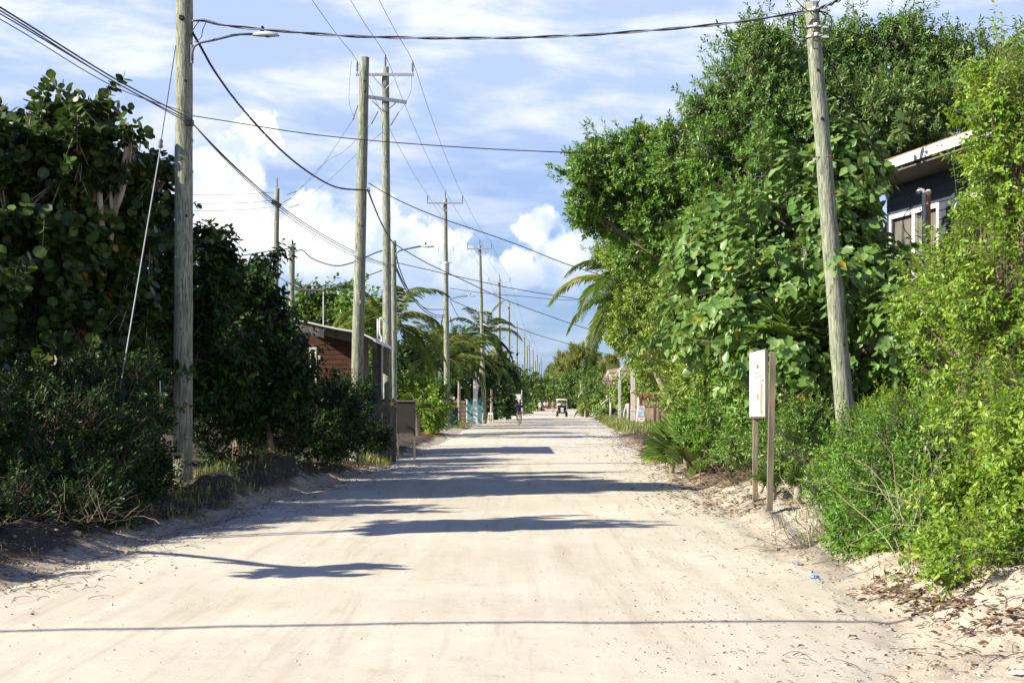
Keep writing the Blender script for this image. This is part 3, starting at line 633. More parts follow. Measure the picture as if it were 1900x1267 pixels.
def fan_palm(px, py, Y, stem, rad, nf, seed, label, z0=.2, up=(10, 75)):
    rng = np.random.default_rng(seed); c = P(px, py, Y); g = gz(c.x, Y); z = max(c.z, g + z0); root = thing('fan_palm', label, 'palm tree', (c.x, Y, g), 'fan palms on the right verge')
    MB().tube([(c.x, Y, g - .1), (c.x + .02, Y, (g + z) / 2), (c.x, Y, z)], [.07, .06, .06], 8).build('trunk', M['palm_bark'], root, True)
    for i in range(nf):
        V, Fc, ti = fan_mesh(rng, (c.x, Y, z), -1.57 + i * 2.4 + rng.normal(0, .2), R(up[1] - (up[1] - up[0]) * i / nf), stem * rng.uniform(.7, 1.1), rad * rng.uniform(.85, 1.1))
        mk('frond', V, Fc, L['fan'], root, tint=ti)
fan_palm(1272, 846, 33.5, .6, .62, 18, 120, 'fan palm clump at the road edge right of the reed hut', z0=.1, up=(-12, 75))
fan_palm(1246, 838, 35.5, .45, .55, 13, 121, 'smaller fan palm half hidden behind the clump by the reed hut', z0=.1, up=(-10, 70))
fan_palm(1452, 625, 25.9, .45, .65, 12, 122, 'long-leaved fan palm above the white board, among the big leaves', up=(0, 80))
fan_palm(1432, 893, 23.2, .12, .26, 8, 123, 'tiny fan palm on the bank just behind the two-post board', z0=.05)
fan_palm(1478, 893, 22.6, .1, .22, 7, 124, 'tiny fan palm seedling just right of the two-post board', z0=.05)
# ------------------------------------------------------------------ utility poles
def shaft(root, x0, y0, z0, x1, z1, r0, r1, bend=0.0, y1=None):
    y1 = y0 if y1 is None else y1; rng = np.random.default_rng(int(abs(x0 * 97 + y0 * 13))); n = 26; pts, rr = [], []
    for i in range(n):
        t = i / (n - 1); pts.append((x0 + (x1 - x0) * t + bend * math.sin(t * 3.1) + rng.normal(0, .0025), y0 + (y1 - y0) * t, z0 + (z1 - z0) * t)); rr.append(r0 + (r1 - r0) * t + rng.normal(0, .0018))
    return MB().tube(pts, rr, 20).build('shaft', M['pole'], root, True)
def insulator(root, c, h=.42, ax=(0, 0, 1), nd=7, r=.055, mat='porc'):
    pr = [(.012, 0), (.02, h * .1)]
    for i in range(nd):
        z = h * (.16 + .68 * i / nd); pr += [(.018, z), (r, z + h * .03), (r * .9, z + h * .045), (.018, z + h * .06)]
    pr += [(.03, h * .9), (.035, h * .95), (.02, h)]
    o = MB().lathe(c, pr, 10, ax).build('insulator', M[mat], root, True); return o
def crossarm(root, x, y, z, hw, mat='galv', rz=0.0, th=.09, tilt=0.0, brace=True):
    Mx = Matrix.Rotation(rz, 4, 'Z') @ Matrix.Rotation(tilt, 4, 'Y')
    MB().box((x, y - .17, z), (hw * 2, .08, th), M=Mx).build('crossarm', M[mat], root)
    if brace:
        for s_ in (-1, 1):
            MB().tube([(x + s_ * hw * .45, y - .2, z - .03), (x + s_ * .03, y - .19, z - .5)], .016, 5).build('brace', M[mat], root)
def lamp(root, px, Y, pts, r=.028, head=None, mat='steel'):
    """street lamp arm through pixel points, cobra head at its end"""
    a = [P(q[0], q[1], Y) for q in pts]; MB().tube(a, r, 8).build('lamp_arm', M[mat], root, True)
    e = a[-1]; ln = head; hd = MB()
    prof = [(0, .45), (.08, .7), (.35, 1.0), (.7, .95), (.93, .6), (1, .15)]
    ring = 14; b = 0
    for (t, s_) in prof:
        for k in range(ring):
            an = 2 * math.pi * k / ring; dx, dz = math.cos(an), math.sin(an); dz = dz * .16 * ln * s_ if dz > 0 else dz * .035 * ln * s_
            hd.v.append((e.x + t * ln, e.y + dx * .17 * ln * s_, e.z - .02 - t * ln * .02 + dz))
    for i in range(len(prof) - 1):
        for k in range(ring): k2 = (k + 1) % ring; hd.f.append((i * ring + k, i * ring + k2, (i + 1) * ring + k2, (i + 1) * ring + k))
    hd.f.append(tuple(range(ring))); hd.f.append(tuple(reversed([(len(prof) - 1) * ring + k for k in range(ring)])))
    h = hd.build('lamp_head', M['lampgrey'], root, True)
    MB().lathe((e.x + ln * .55, e.y, e.z - .035 * ln - .045), [(.0, 0), (.11 * ln, .015), (.14 * ln, .05)], 12).build('lens', M['glass'], h, True)
    MB().lathe((e.x + ln * .35, e.y, e.z + .1 * ln), [(.035, 0), (.035, .07), (.02, .09)], 8).build('photocell', M['black'], h, True)
POLES = {}
def upole(key, label, px0, px1, Y, ztop, r0, r1, arms=True, lat=.95, arm_mat='galv', group='wooden utility poles', bend=0.0, name='utility_pole'):
    x0, x1 = XX(px0, Y), XX(px1, Y); g = gz(x0, Y); root = thing(name, label, 'utility pole', (x0, Y, g), group)
    shaft(root, x0, Y, g - .3, x1, ztop, r0, r1, bend)
    POLES[key] = (root, x1, Y, ztop)
    if arms:
        crossarm(root, x1, Y, ztop - .3, lat + .05, arm_mat)
        for s_ in (-1, 1): insulator(root, (x1 + s_ * lat, Y - .17, ztop - .25))
        insulator(root, (x1, Y, ztop - .02), .45)
    return root
pA = upole('A', 'thick weathered pole nearest the camera, carrying the big street lamp over the road', 339, 344, 25.7, 13.5, .168, .128)
lamp(pA, 340, 25.55, [(357, 112), (357, 96), (361, 86), (370, 80), (400, 74), (432, 66), (448, 64), (469, 64)], .021, .46)
MB().box((P(337, 33, 25.5)), (.07, .12, .06)).build('bracket', M['black'], pA)
MB().lathe(P(340, 758, 25.7), [(.169, 0), (.171, .01), (.169, .02)], 20).build('orange_cord', M['orange'], pA)
MB().box(P(320, 768, 25.6), (.02, .02, .20)).build('cord_tail', M['orange'], pA)
MB().box(P(351, 228, 25.5), (.14, .14, .09)).build('bracket', M['black'], pA)
MB().tube([P(356, 118, 25.6), P(356, 84, 25.6)], .03, 6).build('bracket', M['steel'], pA)
for yy in (258, 316):
    MB().tube([P(353, yy, 25.65), P(358, yy + 1, 25.65), P(359, yy + 5, 25.65), P(355, yy + 6, 25.65)], .008, 5).build('hook', M['galv'], pA)
pB = upole('B', 'thick plain-topped pole leaning right, in front of the paired poles', 659, 676, 38.4, P(0, 107, 38.4).z, .165, .125, arms=False)
MB().box(P(683, 352, 38.2), (.10, .10, .10)).build('bracket', M['galv'], pB)
pC = upole('C', 'tall mossy pole with two crossarms, just right of the leaning thick pole', 720, 715, 53, 13.42, .17, .125, lat=.97)
MB().box((POLES['C'][1] + .05, 52.82, 12.25), (1.45, .08, .12), M=Matrix.Rotation(R(-8), 4, 'Z') @ Matrix.Rotation(R(9.5), 4, 'Y')).build('crossarm', M['steel'], pC)
for s_ in (-1, 1): MB().tube([(POLES['C'][1] + s_ * .45, 52.8, 12.2), (POLES['C'][1] + s_ * .03, 52.8, 11.8)], .016, 5).build('brace', M['steel'], pC)
for (ax, ay, bx, by) in [(664, 195, 655, 222), (702, 206, 689, 230), (740, 208, 725, 232)]:
    a = P(ax, ay, 52.6); b = P(bx, by, 52.6); insulator(pC, a, (b - a).length, tuple(b - a), 5, .03)
pC2 = upole('C2', 'short slim pole with a street lamp tucked behind the paired poles', 731, 730.5, 56, P(0, 447, 56).z, .12, .10, arms=False)
lamp(pC2, 731, 55.8, [(734, 480), (735, 470), (742, 465), (760, 461), (781, 457)], .03, .5)
pD = upole('D', 'pole with a grey transformer can and a small street lamp', 830, 826, 87, P(0, 368, 87).z, .185, .11, lat=1.0)
lamp(pD, 830, 86.8, [(834, 556), (838, 554), (850, 551), (868, 549)], .025, .45)
tc_ = P(827, 510, 86.6); MB().lathe(tc_, [(.05, 0), (.20, .02), (.21, .08), (.21, .62), (.22, .64), (.22, .68), (.1, .74)], 16).build('transformer', M['lampgrey'], pD, True)
MB().box(P(827, 487, 86.7), (.72, .06, .05)).build('transformer_bracket', M['galv'], pD)
for px in (815, 839):
    a = P(px, 455, 86.6); insulator(pD, a, .36, (.25 if px > 827 else -.25, 0, -1), 4, .05, 'lampgrey')
pE = upole('E', 'pole with a coil of black cable halfway up', 899, 890, 113, P(0, 455, 113).z, .18, .11, lat=.9)
for k in range(4):
    c = P(894, 634 + k, 112.7); MB().tube([(c.x + .13 * math.cos(t * .42), c.y, c.z + .36 * math.sin(t * .42)) for t in range(16)], .03, 5).build('cable_coil', M['wire'], pE)
lamp(pE, 895, 112.8, [(896, 601), (906, 606), (924, 603)], .03, .5, 'lampgrey')
far_poles = [('F', 926.5, 926.5, 144, 516, 'dark pole half hidden behind the tallest coconut palm'), ('G', 944.5, 944.5, 180, 562, 'pole standing in front of the dark bushes left of the cyclist'),
             ('H2', 959, 959, 227, 600, 'pole rising just above the white rectangular sign'), ('I2', 973, 973, 264, 620, 'pale pole directly in front of the round white sign'),
             ('J2', 983, 982, 300, 635, 'pole with a double crossarm just right of the round white sign'), ('K2', 989.5, 989, 331, 646, 'thin pole between the double-arm pole and the last pair'),
             ('L2', 997, 997, 368, 655, 'second-last pole of the line'), ('M2', 1004.5, 1004, 392, 660, 'last pole of the line, nearest the golf cart')]
for key, a, b, Y, yt, lab in far_poles:
    rt = upole(key, lab, a, b, Y, P(0, yt + 2, Y).z, .18, .12, lat=1.0, arm_mat='lampgrey')
    if key == 'J2': crossarm(rt, XX(b, Y), Y, P(0, yt + 2, Y).z - 1.0, 1.2, 'lampgrey')
    if key in ('G', 'H2', 'L2'): lamp(rt, a, Y - .3, [(a + 1, yt + 84), (a + 6, yt + 82), (a + 8, yt + 81)] if key == 'G' else [(a + 1, yt + 55), (a + 6, yt + 54)], .04, .55)
for i, (px, Y, yt) in enumerate([(978, 280, 640), (993, 350, 668), (1000.5, 380, 672)]):
    upole('X%d' % i, ['brown pole close behind the pale pole by the round white sign', 'low plain pole between the thin pole and the second-last pole', 'low plain pole between the last two poles'][i], px, px, Y, P(0, yt, Y).z, .17, .13, arms=False)
# distant side-street poles on the left
pH = upole('H', 'distant pole with a crown of insulators, left, above the hedge', 508, 514, 78, P(0, 350, 78).z, .155, .13, arms=False)
insulator(pH, (XX(514, 78), 78, P(0, 350, 78).z - .02), .6)
for (a, b) in [((531, 362), (550, 355)), ((524, 377), (541, 367)), ((535, 386), (554, 380))]:
    q = P(a[0], a[1], 77.8); e = P(b[0], b[1], 77.8); insulator(pH, q, (e - q).length, tuple(e - q), 6, .035)
MB().box(P(513, 378, 77.8), (.5, .2, .22), M=Matrix.Rotation(R(30), 4, 'Y')).build('splice_box', M['black'], pH)
pI = upole('I', 'short distant pole with cable brackets just right of the insulator pole', 539, 542, 75, P(0, 453, 75).z, .15, .14, arms=False)
for dx in (-6, 7): MB().box(P(541 + dx, 459, 74.8), (.1, .1, .16)).build('bracket', M['lampgrey'], pI)
pR = upole('R', 'leaning grey pole standing in the bushes on the right of the road', 1582, 1505, 24.4, P(0, 6, 24.4).z, .165, .112, arms=False)
for (yy, xx) in ((22, 1506), (52, 1508), (70, 1509)):
    c = P(xx, yy, 24.4)
    MB().lathe(c, [(.123, -.02), (.128, -.01), (.128, .01), (.123, .02)], 18).build('band', M['galv'], pR, True)
    MB().lathe(c + Vector((.02, -.17, -.02)), [(.02, 0), (.045, .01), (.03, .03), (.045, .05), (.02, .06)], 10).build('insulator', M['white'], pR, True)
    MB().box(c + Vector((.15, -.08, 0)), (.16, .05, .05)).build('clamp', M['lampgrey'], pR)
for (yy, xx) in ((292, 1532), (360, 1538)):
    c = P(xx, yy, 24.4); MB().lathe(c, [(.132, -.008), (.135, 0), (.132, .008)], 18).build('tape', M['orange' if yy < 300 else 'rust'], pR, True)

for (pk, Y, items) in [(pA, 25.7, [(342, 700, 'tag'), (338, 520, 'bolt'), (345, 400, 'bolt'), (336, 610, 'bolt'), (344, 150, 'bolt')]), (pB, 38.4, [(676, 150, 'bolt'), (677, 170, 'bolt'), (672, 420, 'bolt'), (668, 560, 'tag')]), (pR, 24.4, [(1519, 130, 'bolt'), (1526, 220, 'bolt'), (1548, 470, 'tag'), (1566, 640, 'bolt')]), (pC, 53, [(717, 300, 'bolt'), (720, 470, 'bolt')])]:
    for (px, py, kd) in items:
        c = P(px, py, Y - .15)
        if kd == 'tag': MB().box(c - Vector((0, .012, 0)), (.05, .012, .09)).build('metal_tag', M['galv'], pk)
        else: MB().lathe(c + Vector((0, .02, 0)), [(.03, 0), (.03, .01), (.013, .012), (.013, .05)], 8, (0, -1, 0)).build('bolt', M['black'], pk)
# ------------------------------------------------------------------ cables
def smooth(pts, n):
    pts = [Vector(q) for q in pts]; o = []
    for i in range(len(pts) - 1):
        p0 = pts[max(i - 1, 0)]; p1 = pts[i]; p2 = pts[i + 1]; p3 = pts[min(i + 2, len(pts) - 1)]
        for k in range(n):
            t = k / n; o.append(.5 * ((2 * p1) + (-p0 + p2) * t + (2 * p0 - 5 * p1 + 4 * p2 - p3) * t * t + (-p0 + 3 * p1 - 3 * p2 + p3) * t ** 3))
    o.append(pts[-1]); return o
def route(pp, Y0, Y1):
    """pixel-read attachment and sag points turned into a 3-D run between two depths"""
    L_ = [0.0]
    for a, b in zip(pp[:-1], pp[1:]): L_.append(L_[-1] + math.hypot(b[0] - a[0], b[1] - a[1]))
    return [P(q[0], q[1], 1 / ((1 / Y0) * (1 - l / L_[-1]) + (1 / Y1) * (l / L_[-1]))) for q, l in zip(pp, L_)]
def cable(label, pts, r=.012, twist=0, group=None, mat='wire', n=14, name='overhead_cable', pitch=1.0, parts=True):
    path = smooth(pts, n); o0 = path[0]
    if not twist:
        o = MB().tube(path, r, 5).build(name, M[mat], None, True, origin=tuple(o0)); tag(o, label, 'cable', group); return o
    root = thing(name, label, 'cable', tuple(o0), group)
    dense = []
    for a, b in zip(path[:-1], path[1:]):
        m = max(1, int((b - a).length / .07)); dense += [a.lerp(b, k / m) for k in range(m)]
    dense.append(path[-1]); s = 0; prev = dense[0]
    strands = [[] for _ in range(twist)]
    for q, nx in zip(dense, dense[1:] + [dense[-1] * 2 - dense[-2]]):
        s += (q - prev).length; prev = q; t = (nx - q).normalized(); u = t.cross(Vector((0, 0, 1))).normalized(); v = u.cross(t)
        for k in range(twist):
            a = 2 * math.pi * (s / pitch + k / twist); strands[k].append(q + (u * math.cos(a) + v * math.sin(a)) * r * 1.05)
    for k in range(twist): MB().tube(strands[k], r, 5).build('strand', M['alu' if (k == 0 and twist == 2) else mat], root, True)
    return root
GC = 'overhead cables'
cable('thick twisted cable spanning the road between the lamp pole and leaning pole', route([(357, 39), (380, 39), (420, 48), (520, 58), (640, 67), (780, 71), (930, 71), (1080, 66), (1220, 56), (1340, 45), (1440, 31), (1504, 21)], 25.5, 24.2), .013, 2, GC, pitch=1.3)
cable('thick twisted cable sagging from the lamp pole down to the thick leaning pole', route([(357, 60), (372, 86), (400, 135), (440, 190), (490, 247), (540, 295), (590, 331), (630, 349), (684, 353)], 25.5, 38.2), .0125, 3, GC, pitch=.30)
for i, (yo, y1, sg, lab) in enumerate([(14, 216, 0, 'uppermost'), (20, 221, 3, 'second'), (26, 226, 1, 'third'), (36, 206, 5, 'lowest')]):
    a = P(352, 226, 25.5); st = P(0, yo, 16.5); d = (st - a); en = a + d * 1.6
    cable(lab + ' of the cables from the lamp pole to the left edge', [en, st, a.lerp(st, .5) + Vector((0, 0, -.03 - .01 * sg)), P(352, y1 + 4, 25.5)], (.011, .009, .008, .006)[i], group='cables to the upper left', n=8)
for i, off in enumerate((0, 4, 9)):
    cable(['uppermost', 'middle', 'lowest'][i] + ' of three cables sloping from the lamp pole behind the leaning pole',
          route([(356, 228), (400, 274 + off * .4), (450, 322 + off * .7), (520, 382 + off), (590, 430 + off), (650, 463 + off), (700, 484 + off * .6), (732, 492 + off * .4)], 25.5, 55.8), (.011, .010, .008)[i], group='cables from the lamp pole to the short slim pole')
cable('thin straight wire crossing the sky from lamp pole to right-hand trees', route([(356, 215), (420, 225), (560, 247), (700, 262), (880, 275), (1050, 283), (1300, 291), (1530, 292)], 25.5, 24.3), .0085, 0, GC)
cable('cable from the thick leaning pole across the road into the olive tree', route([(684, 340), (740, 372), (810, 402), (880, 426), (960, 454), (1040, 486), (1120, 513), (1240, 560)], 38.2, 44), .012, 0, GC)
cable('cable from the short slim pole down across the road to the concrete post', route([(734, 454), (790, 487), (860, 520), (930, 553), (1010, 583), (1090, 610), (1180, 635)], 55.8, 100), .019, 0, GC)
cable('thin cable crossing behind the palm frond on the right', route([(734, 487), (800, 502), (880, 520), (950, 535), (1040, 550), (1150, 566)], 55.8, 60), .014, 0, GC)
cable('fine wire crossing low behind the coconut palm frond', route([(834, 535), (900, 544), (970, 550), (1040, 556), (1150, 560)], 86, 95), .016, 0, GC)
cable('cable dropping steeply from the leaning pole to the short slim pole', route([(684, 356), (695, 385), (708, 415), (722, 440), (733, 456)], 38.2, 55.8), .012, 3, GC, pitch=.4)
for i, pp in enumerate([[(734, 465), (742, 500), (762, 545), (790, 572), (826, 574)], [(734, 492), (752, 530), (780, 566), (805, 583), (826, 585)], [(735, 500), (755, 540), (785, 575), (808, 588), (826, 588)]]):
    cable(['highest', 'middle', 'lowest'][i] + ' of the cables looping from the short slim pole to the transformer pole', route(pp, 55.8, 86.8), .022, 0, 'loops to the transformer pole')
for i, pp in enumerate([[(835, 588), (850, 620), (870, 632), (892, 628)], [(836, 560), (852, 590), (868, 605), (890, 601)], [(835, 592), (848, 632), (868, 645), (892, 636)]]):
    cable(['middle', 'highest', 'lowest'][i] + ' of the cables looping from transformer pole to coiled-cable pole', route(pp, 86.8, 112.8), .018, 0, 'loops to the coiled-cable pole')
cable('cable from the transformer pole over the road to the thatch', route([(836, 556), (880, 575), (940, 600), (1000, 622), (1070, 642), (1138, 660)], 86.8, 120), .02, 0, GC)
for i, pp in enumerate([[(896, 605), (910, 628), (924, 640)], [(898, 632), (912, 652), (927, 656)]]):
    cable(['upper', 'lower'][i] + ' short loop between the coiled-cable pole and the pole in the palm', route(pp, 112.8, 143.5), .035, 0, 'loops to the pole in the palm')
cable('sagging cable between the distant poles and the thick leaning pole', route([(543, 470), (560, 464), (580, 480), (620, 493), (655, 487), (700, 468), (730, 462)], 75, 56), .026, 0, GC)
cable('lower slack cable between the distant poles and the short slim pole', route([(513, 510), (540, 526), (600, 531), (650, 522), (700, 505), (730, 492)], 77, 56), .02, 0, GC)
cable('cable leaving the distant short pole to the left behind the hedge', route([(540, 461), (500, 466), (450, 474), (390, 482)], 75, 76), .026, 0, GC)
for i, (y0, y1) in enumerate([(357, 361), (372, 378), (384, 392)]):
    cable(['uppermost', 'middle', 'lowest'][i] + ' of the thin wires left of the distant insulator pole', route([(508, y0), (440, (y0 + y1) / 2 + 2), (352, y1), (300, y1 - 1)], 78, 79), .012, 0, 'wires left of the distant insulator pole')
for i, pp in enumerate([[(655, 222), (610, 290), (580, 330), (550, 355)], [(689, 230), (640, 280), (600, 305), (541, 367)], [(725, 232), (660, 288), (610, 335), (554, 380)]]):
    cable(['left', 'middle', 'right'][i] + ' of the fine wires from the crossarms to the distant insulator pole', route(pp, 52.6, 77.8), .007, 0, 'fine wires to the insulator pole')
for i, pp in enumerate([[(652, 114), (649, 150), (648, 190), (657, 218)], [(764, 140), (762, 170), (750, 195), (735, 215)]]):
    cable(['left', 'right'][i] + ' hanging jumper wire beside the twin crossarms', route(pp, 52.5, 52.6), .006, 0, 'jumper wires')
# the three line conductors, pole to pole
def sagpts(a, b, sag, n=7): return [a.lerp(b, i / (n - 1)) + Vector((0, 0, -4 * sag * (i / (n - 1)) * (1 - i / (n - 1)))) for i in range(n)]
order = ['A', 'C', 'D', 'E', 'F', 'G', 'H2', 'I2', 'J2', 'K2', 'L2', 'M2']; lats = {'A': .97, 'C': .97, 'D': 1.0, 'E': .9}
for i, (s_, nm) in enumerate([(-1, 'left'), (0, 'middle'), (1, 'right')]):
    pts = []
    for k, (a, b) in enumerate(zip(order[:-1], order[1:])):
        qa, qb = POLES[a], POLES[b]; za = .17 if s_ else .42
        va = Vector((qa[1] + s_ * lats.get(a, 1.0), qa[2] - .17 * abs(s_), qa[3] + za)); vb = Vector((qb[1] + s_ * lats.get(b, 1.0), qb[2] - .17 * abs(s_), qb[3] + za))
        sp = sagpts(va, vb, .3 if k else .35); pts += sp[:-1]
    pts.append(vb)
    cable(nm + ' of the three high conductors strung along the pole tops', pts, .0085 if 1 else 0, 0, 'high conductors', n=3)
cable('black service cable from the leaning right pole down to the house mast', route([(1512, 62), (1545, 130), (1590, 215), (1640, 300), (1698, 378)], 24.3, 28.5), .011, 0, GC)
cable('twisted cable leaving the leaning right pole to the upper right', route([(1512, 20), (1532, 12), (1556, 1), (1610, -24), (1700, -70)], 24.2, 21), .017, 2, GC, pitch=.5)
for i, pp in enumerate([[(1476, 0), (1490, 14), (1502, 22)], [(1521, 0), (1514, 14), (1508, 24)]]):
    a = route(pp, 24, 24.3); cable(['left', 'right'][i] + ' of the short wires rising from the top of the leaning right pole', [a[0] + (a[0] - a[1]) * 2] + a, .008, 0, 'wires above the leaning pole')
for i, pp in enumerate([[(1472, 26), (1476, 30), (1474, 44), (1484, 52), (1506, 52)], [(1466, 26), (1472, 30), (1472, 50), (1478, 66), (1500, 72)], [(1512, 20), (1528, 26), (1532, 38), (1524, 50), (1512, 53)], [(1516, 19), (1538, 28), (1543, 44), (1534, 62), (1514, 70)]]):
    cable(['inner left', 'outer left', 'inner right', 'outer right'][i] + ' black loop at the head of the leaning right pole', route(pp, 24.15, 24.2), .009, 0, 'loops at the head of the leaning pole')
for i, pp in enumerate([[(357, 58), (368, 42), (378, 36), (384, 42)], [(383, 40), (376, 56), (373, 70), (360, 79)]]):
    cable(['upper', 'lower'][i] + ' black loop beside the lamp arm of the near pole', route(pp, 25.4, 25.5), .008, 0, 'loops beside the lamp arm')
gy = thing('guy_wire', 'long steel guy wire with an egg insulator slanting down left of the near pole', 'cable', tuple(P(190, 900, 22.5)))
MB().tube(route([(326, 85), (298, 268)], 25.4, 24.6), .008, 5).build('strand', M['wire'], gy)
MB().tube(route([(298, 272), (222, 725)], 24.6, 23.2) + route([(222, 725), (188, 905)], 23.2, 22.5)[1:], .011, 5).build('strand', M['alu'], gy)
MB().lathe(P(298, 276, 24.6), [(.02, 0), (.045, .03), (.03, .08), (.045, .12), (.02, .16)], 10).build('insulator', M['porc'], gy, True)
tag(MB().tube([Vector((-14, 7.4, 6.35)), Vector((-8, 8.0, 6.15)), Vector((-2, 8.6, 6.12)), Vector((5, 9.0, 6.3))], .045, 6).build('overhead_cable', M['wire'], None, True, origin=(-14, 7.4, 6.35)), 'cable overhead, seen as the long thin shadow across the near road', 'cable', GC)

# ------------------------------------------------------------------ two-post board on the right
def post_sign():
    root = thing('roadside_board', 'weathered white poster board on two timber posts under the big leaves', 'sign', (XX(1421, 22), 22.3, gz(XX(1421, 22), 22)))
    def post(pt, pb, Y, wd):
        a, b = P(*pb, Y), P(*pt, Y); b0 = a + (a - b) * .05; mb = MB(); h = wd / 2
        n = 12
        for i in range(n):
            q = b0.lerp(b, i / (n - 1)); mb.v += [(q.x - h, q.y - h, q.z), (q.x + h, q.y - h, q.z), (q.x + h, q.y + h, q.z), (q.x - h, q.y + h, q.z)]
        for i in range(n - 1):
            for k in range(4): k2 = (k + 1) % 4; mb.f.append((i * 4 + k, i * 4 + k2, i * 4 + 4 + k2, i * 4 + 4 + k))
        mb.f.append((0, 3, 2, 1)); mb.f.append(tuple(range(4 * n - 4, 4 * n))); return mb.build('post', M['post_wood'], root)
    post((1434, 655), (1428, 933), 21.6, .08); post((1402, 700), (1401, 917), 23.45, .075)
    # panel is seen obliquely: its far edge stands left
    a = P(1421, 772, 21.9); b = P(1393, 772, 23.6); zt = P(1421, 648, 21.9).z; zt2 = P(1394, 655, 23.6).z; zb = a.z; zb2 = P(1393, 773, 23.6).z
    d = (b - a).normalized(); n_ = Vector((-d.y, d.x, 0)) * -.02
    if n_.x > 0: n_ = -n_
    def quad(s0, t0, s1, t1, off, thick=.0):
        def pt(s_, t_): q = a.lerp(b, s_); q.z = (zb + (zt - zb) * t_) * (1 - s_) + (zb2 + (zt2 - zb2) * t_) * s_; return q + n_ * off
        mb = MB(); f = [pt(s0, t0), pt(s1, t0), pt(s1, t1), pt(s0, t1)]; g = [v - n_ * thick for v in f]
        mb.add(f + g, [(0, 1, 2, 3), (7, 6, 5, 4), (0, 4, 5, 1), (1, 5, 6, 2), (2, 6, 7, 3), (3, 7, 4, 0)]); return mb
    pn = quad(0, 0, 1, 1, 1.0, .35).build('panel', M['poster'], root)
    for (s0, t0, s1, t1, mt, nm) in [(.74, .0, .985, .98, 'pinkp', 'pink_strip'), (.36, .735, .50, .79, 'redp', 'red_mark'), (.36, .30, .48, .33, 'redp', 'red_mark'), (.36, .262, .48, .29, 'redp', 'red_mark'), (.03, .53, .28, .548, 'redp', 'red_mark'),
                                     (.10, .03, .25, .50, 'brownp', 'peeled_patch')]:
        quad(s0, t0, s1, t1, 1.2, .25).build(nm, M[mt], pn)
    rng = np.random.default_rng(4)
    tx = MB()
    for (t_, s0) in ((.655, .20), (.60, .16)):
        s_ = s0
        for k in range(7):
            wd = rng.uniform(.035, .06); q = quad(s_, t_, s_ + wd, t_ + rng.uniform(.018, .026), 1.15, .15); tx.add(q.v, q.f); s_ += wd + .022
    tx.build('faded_print', M['greyp'], pn)
    fr = MB(); e = a - d * .0
    for (s0, t0, s1, t1) in ((-.02, -.01, .0, 1.0), (1.0, -.01, 1.02, 1.0), (-.02, -.025, 1.02, -.01)): q = quad(s0, t0, s1, t1, .6, 2.2); fr.add(q.v, q.f)
    fr.build('frame', M['grey_plank'], root)
def poster_fn(t, b):
    c = t.node('ShaderNodeTexCoord'); o = c.outputs['Object']
    s_ = t.noise(t.vmath('MULTIPLY', o, (1, 1, .25)), 9, 5, .6, 1.0); k = t.noise(o, 4, 4)
    col = t.mix(t.mapr(s_, .46, .62, 0, .8), (.68, .67, .65, 1), (.52, .42, .32, 1)); col = t.mix(t.mapr(k, .55, .7, 0, .4), col, (.74, .60, .70, 1))
    t.put(b.inputs['Base Color'], col)
M['post_wood'] = smat('greyed_post_timber', (.20, .165, .12), .9, amt=.45, scale=12, bump=.5, stretch=(1, 1, .12))
M['poster'] = pmat('faded_poster', (.8, .8, .8), .5, 0, poster_fn)
M['pinkp'] = smat('pink_print', (.70, .50, .66), .6, amt=.12, bump=0); M['redp'] = pmat('red_print', (.62, .10, .08), .6); M['brownp'] = smat('peeled_brown', (.30, .23, .17), .8, amt=.6, scale=14, bump=0, stretch=(1, 1, .2)); M['greyp'] = pmat('grey_print', (.25, .26, .28), .7)
post_sign()

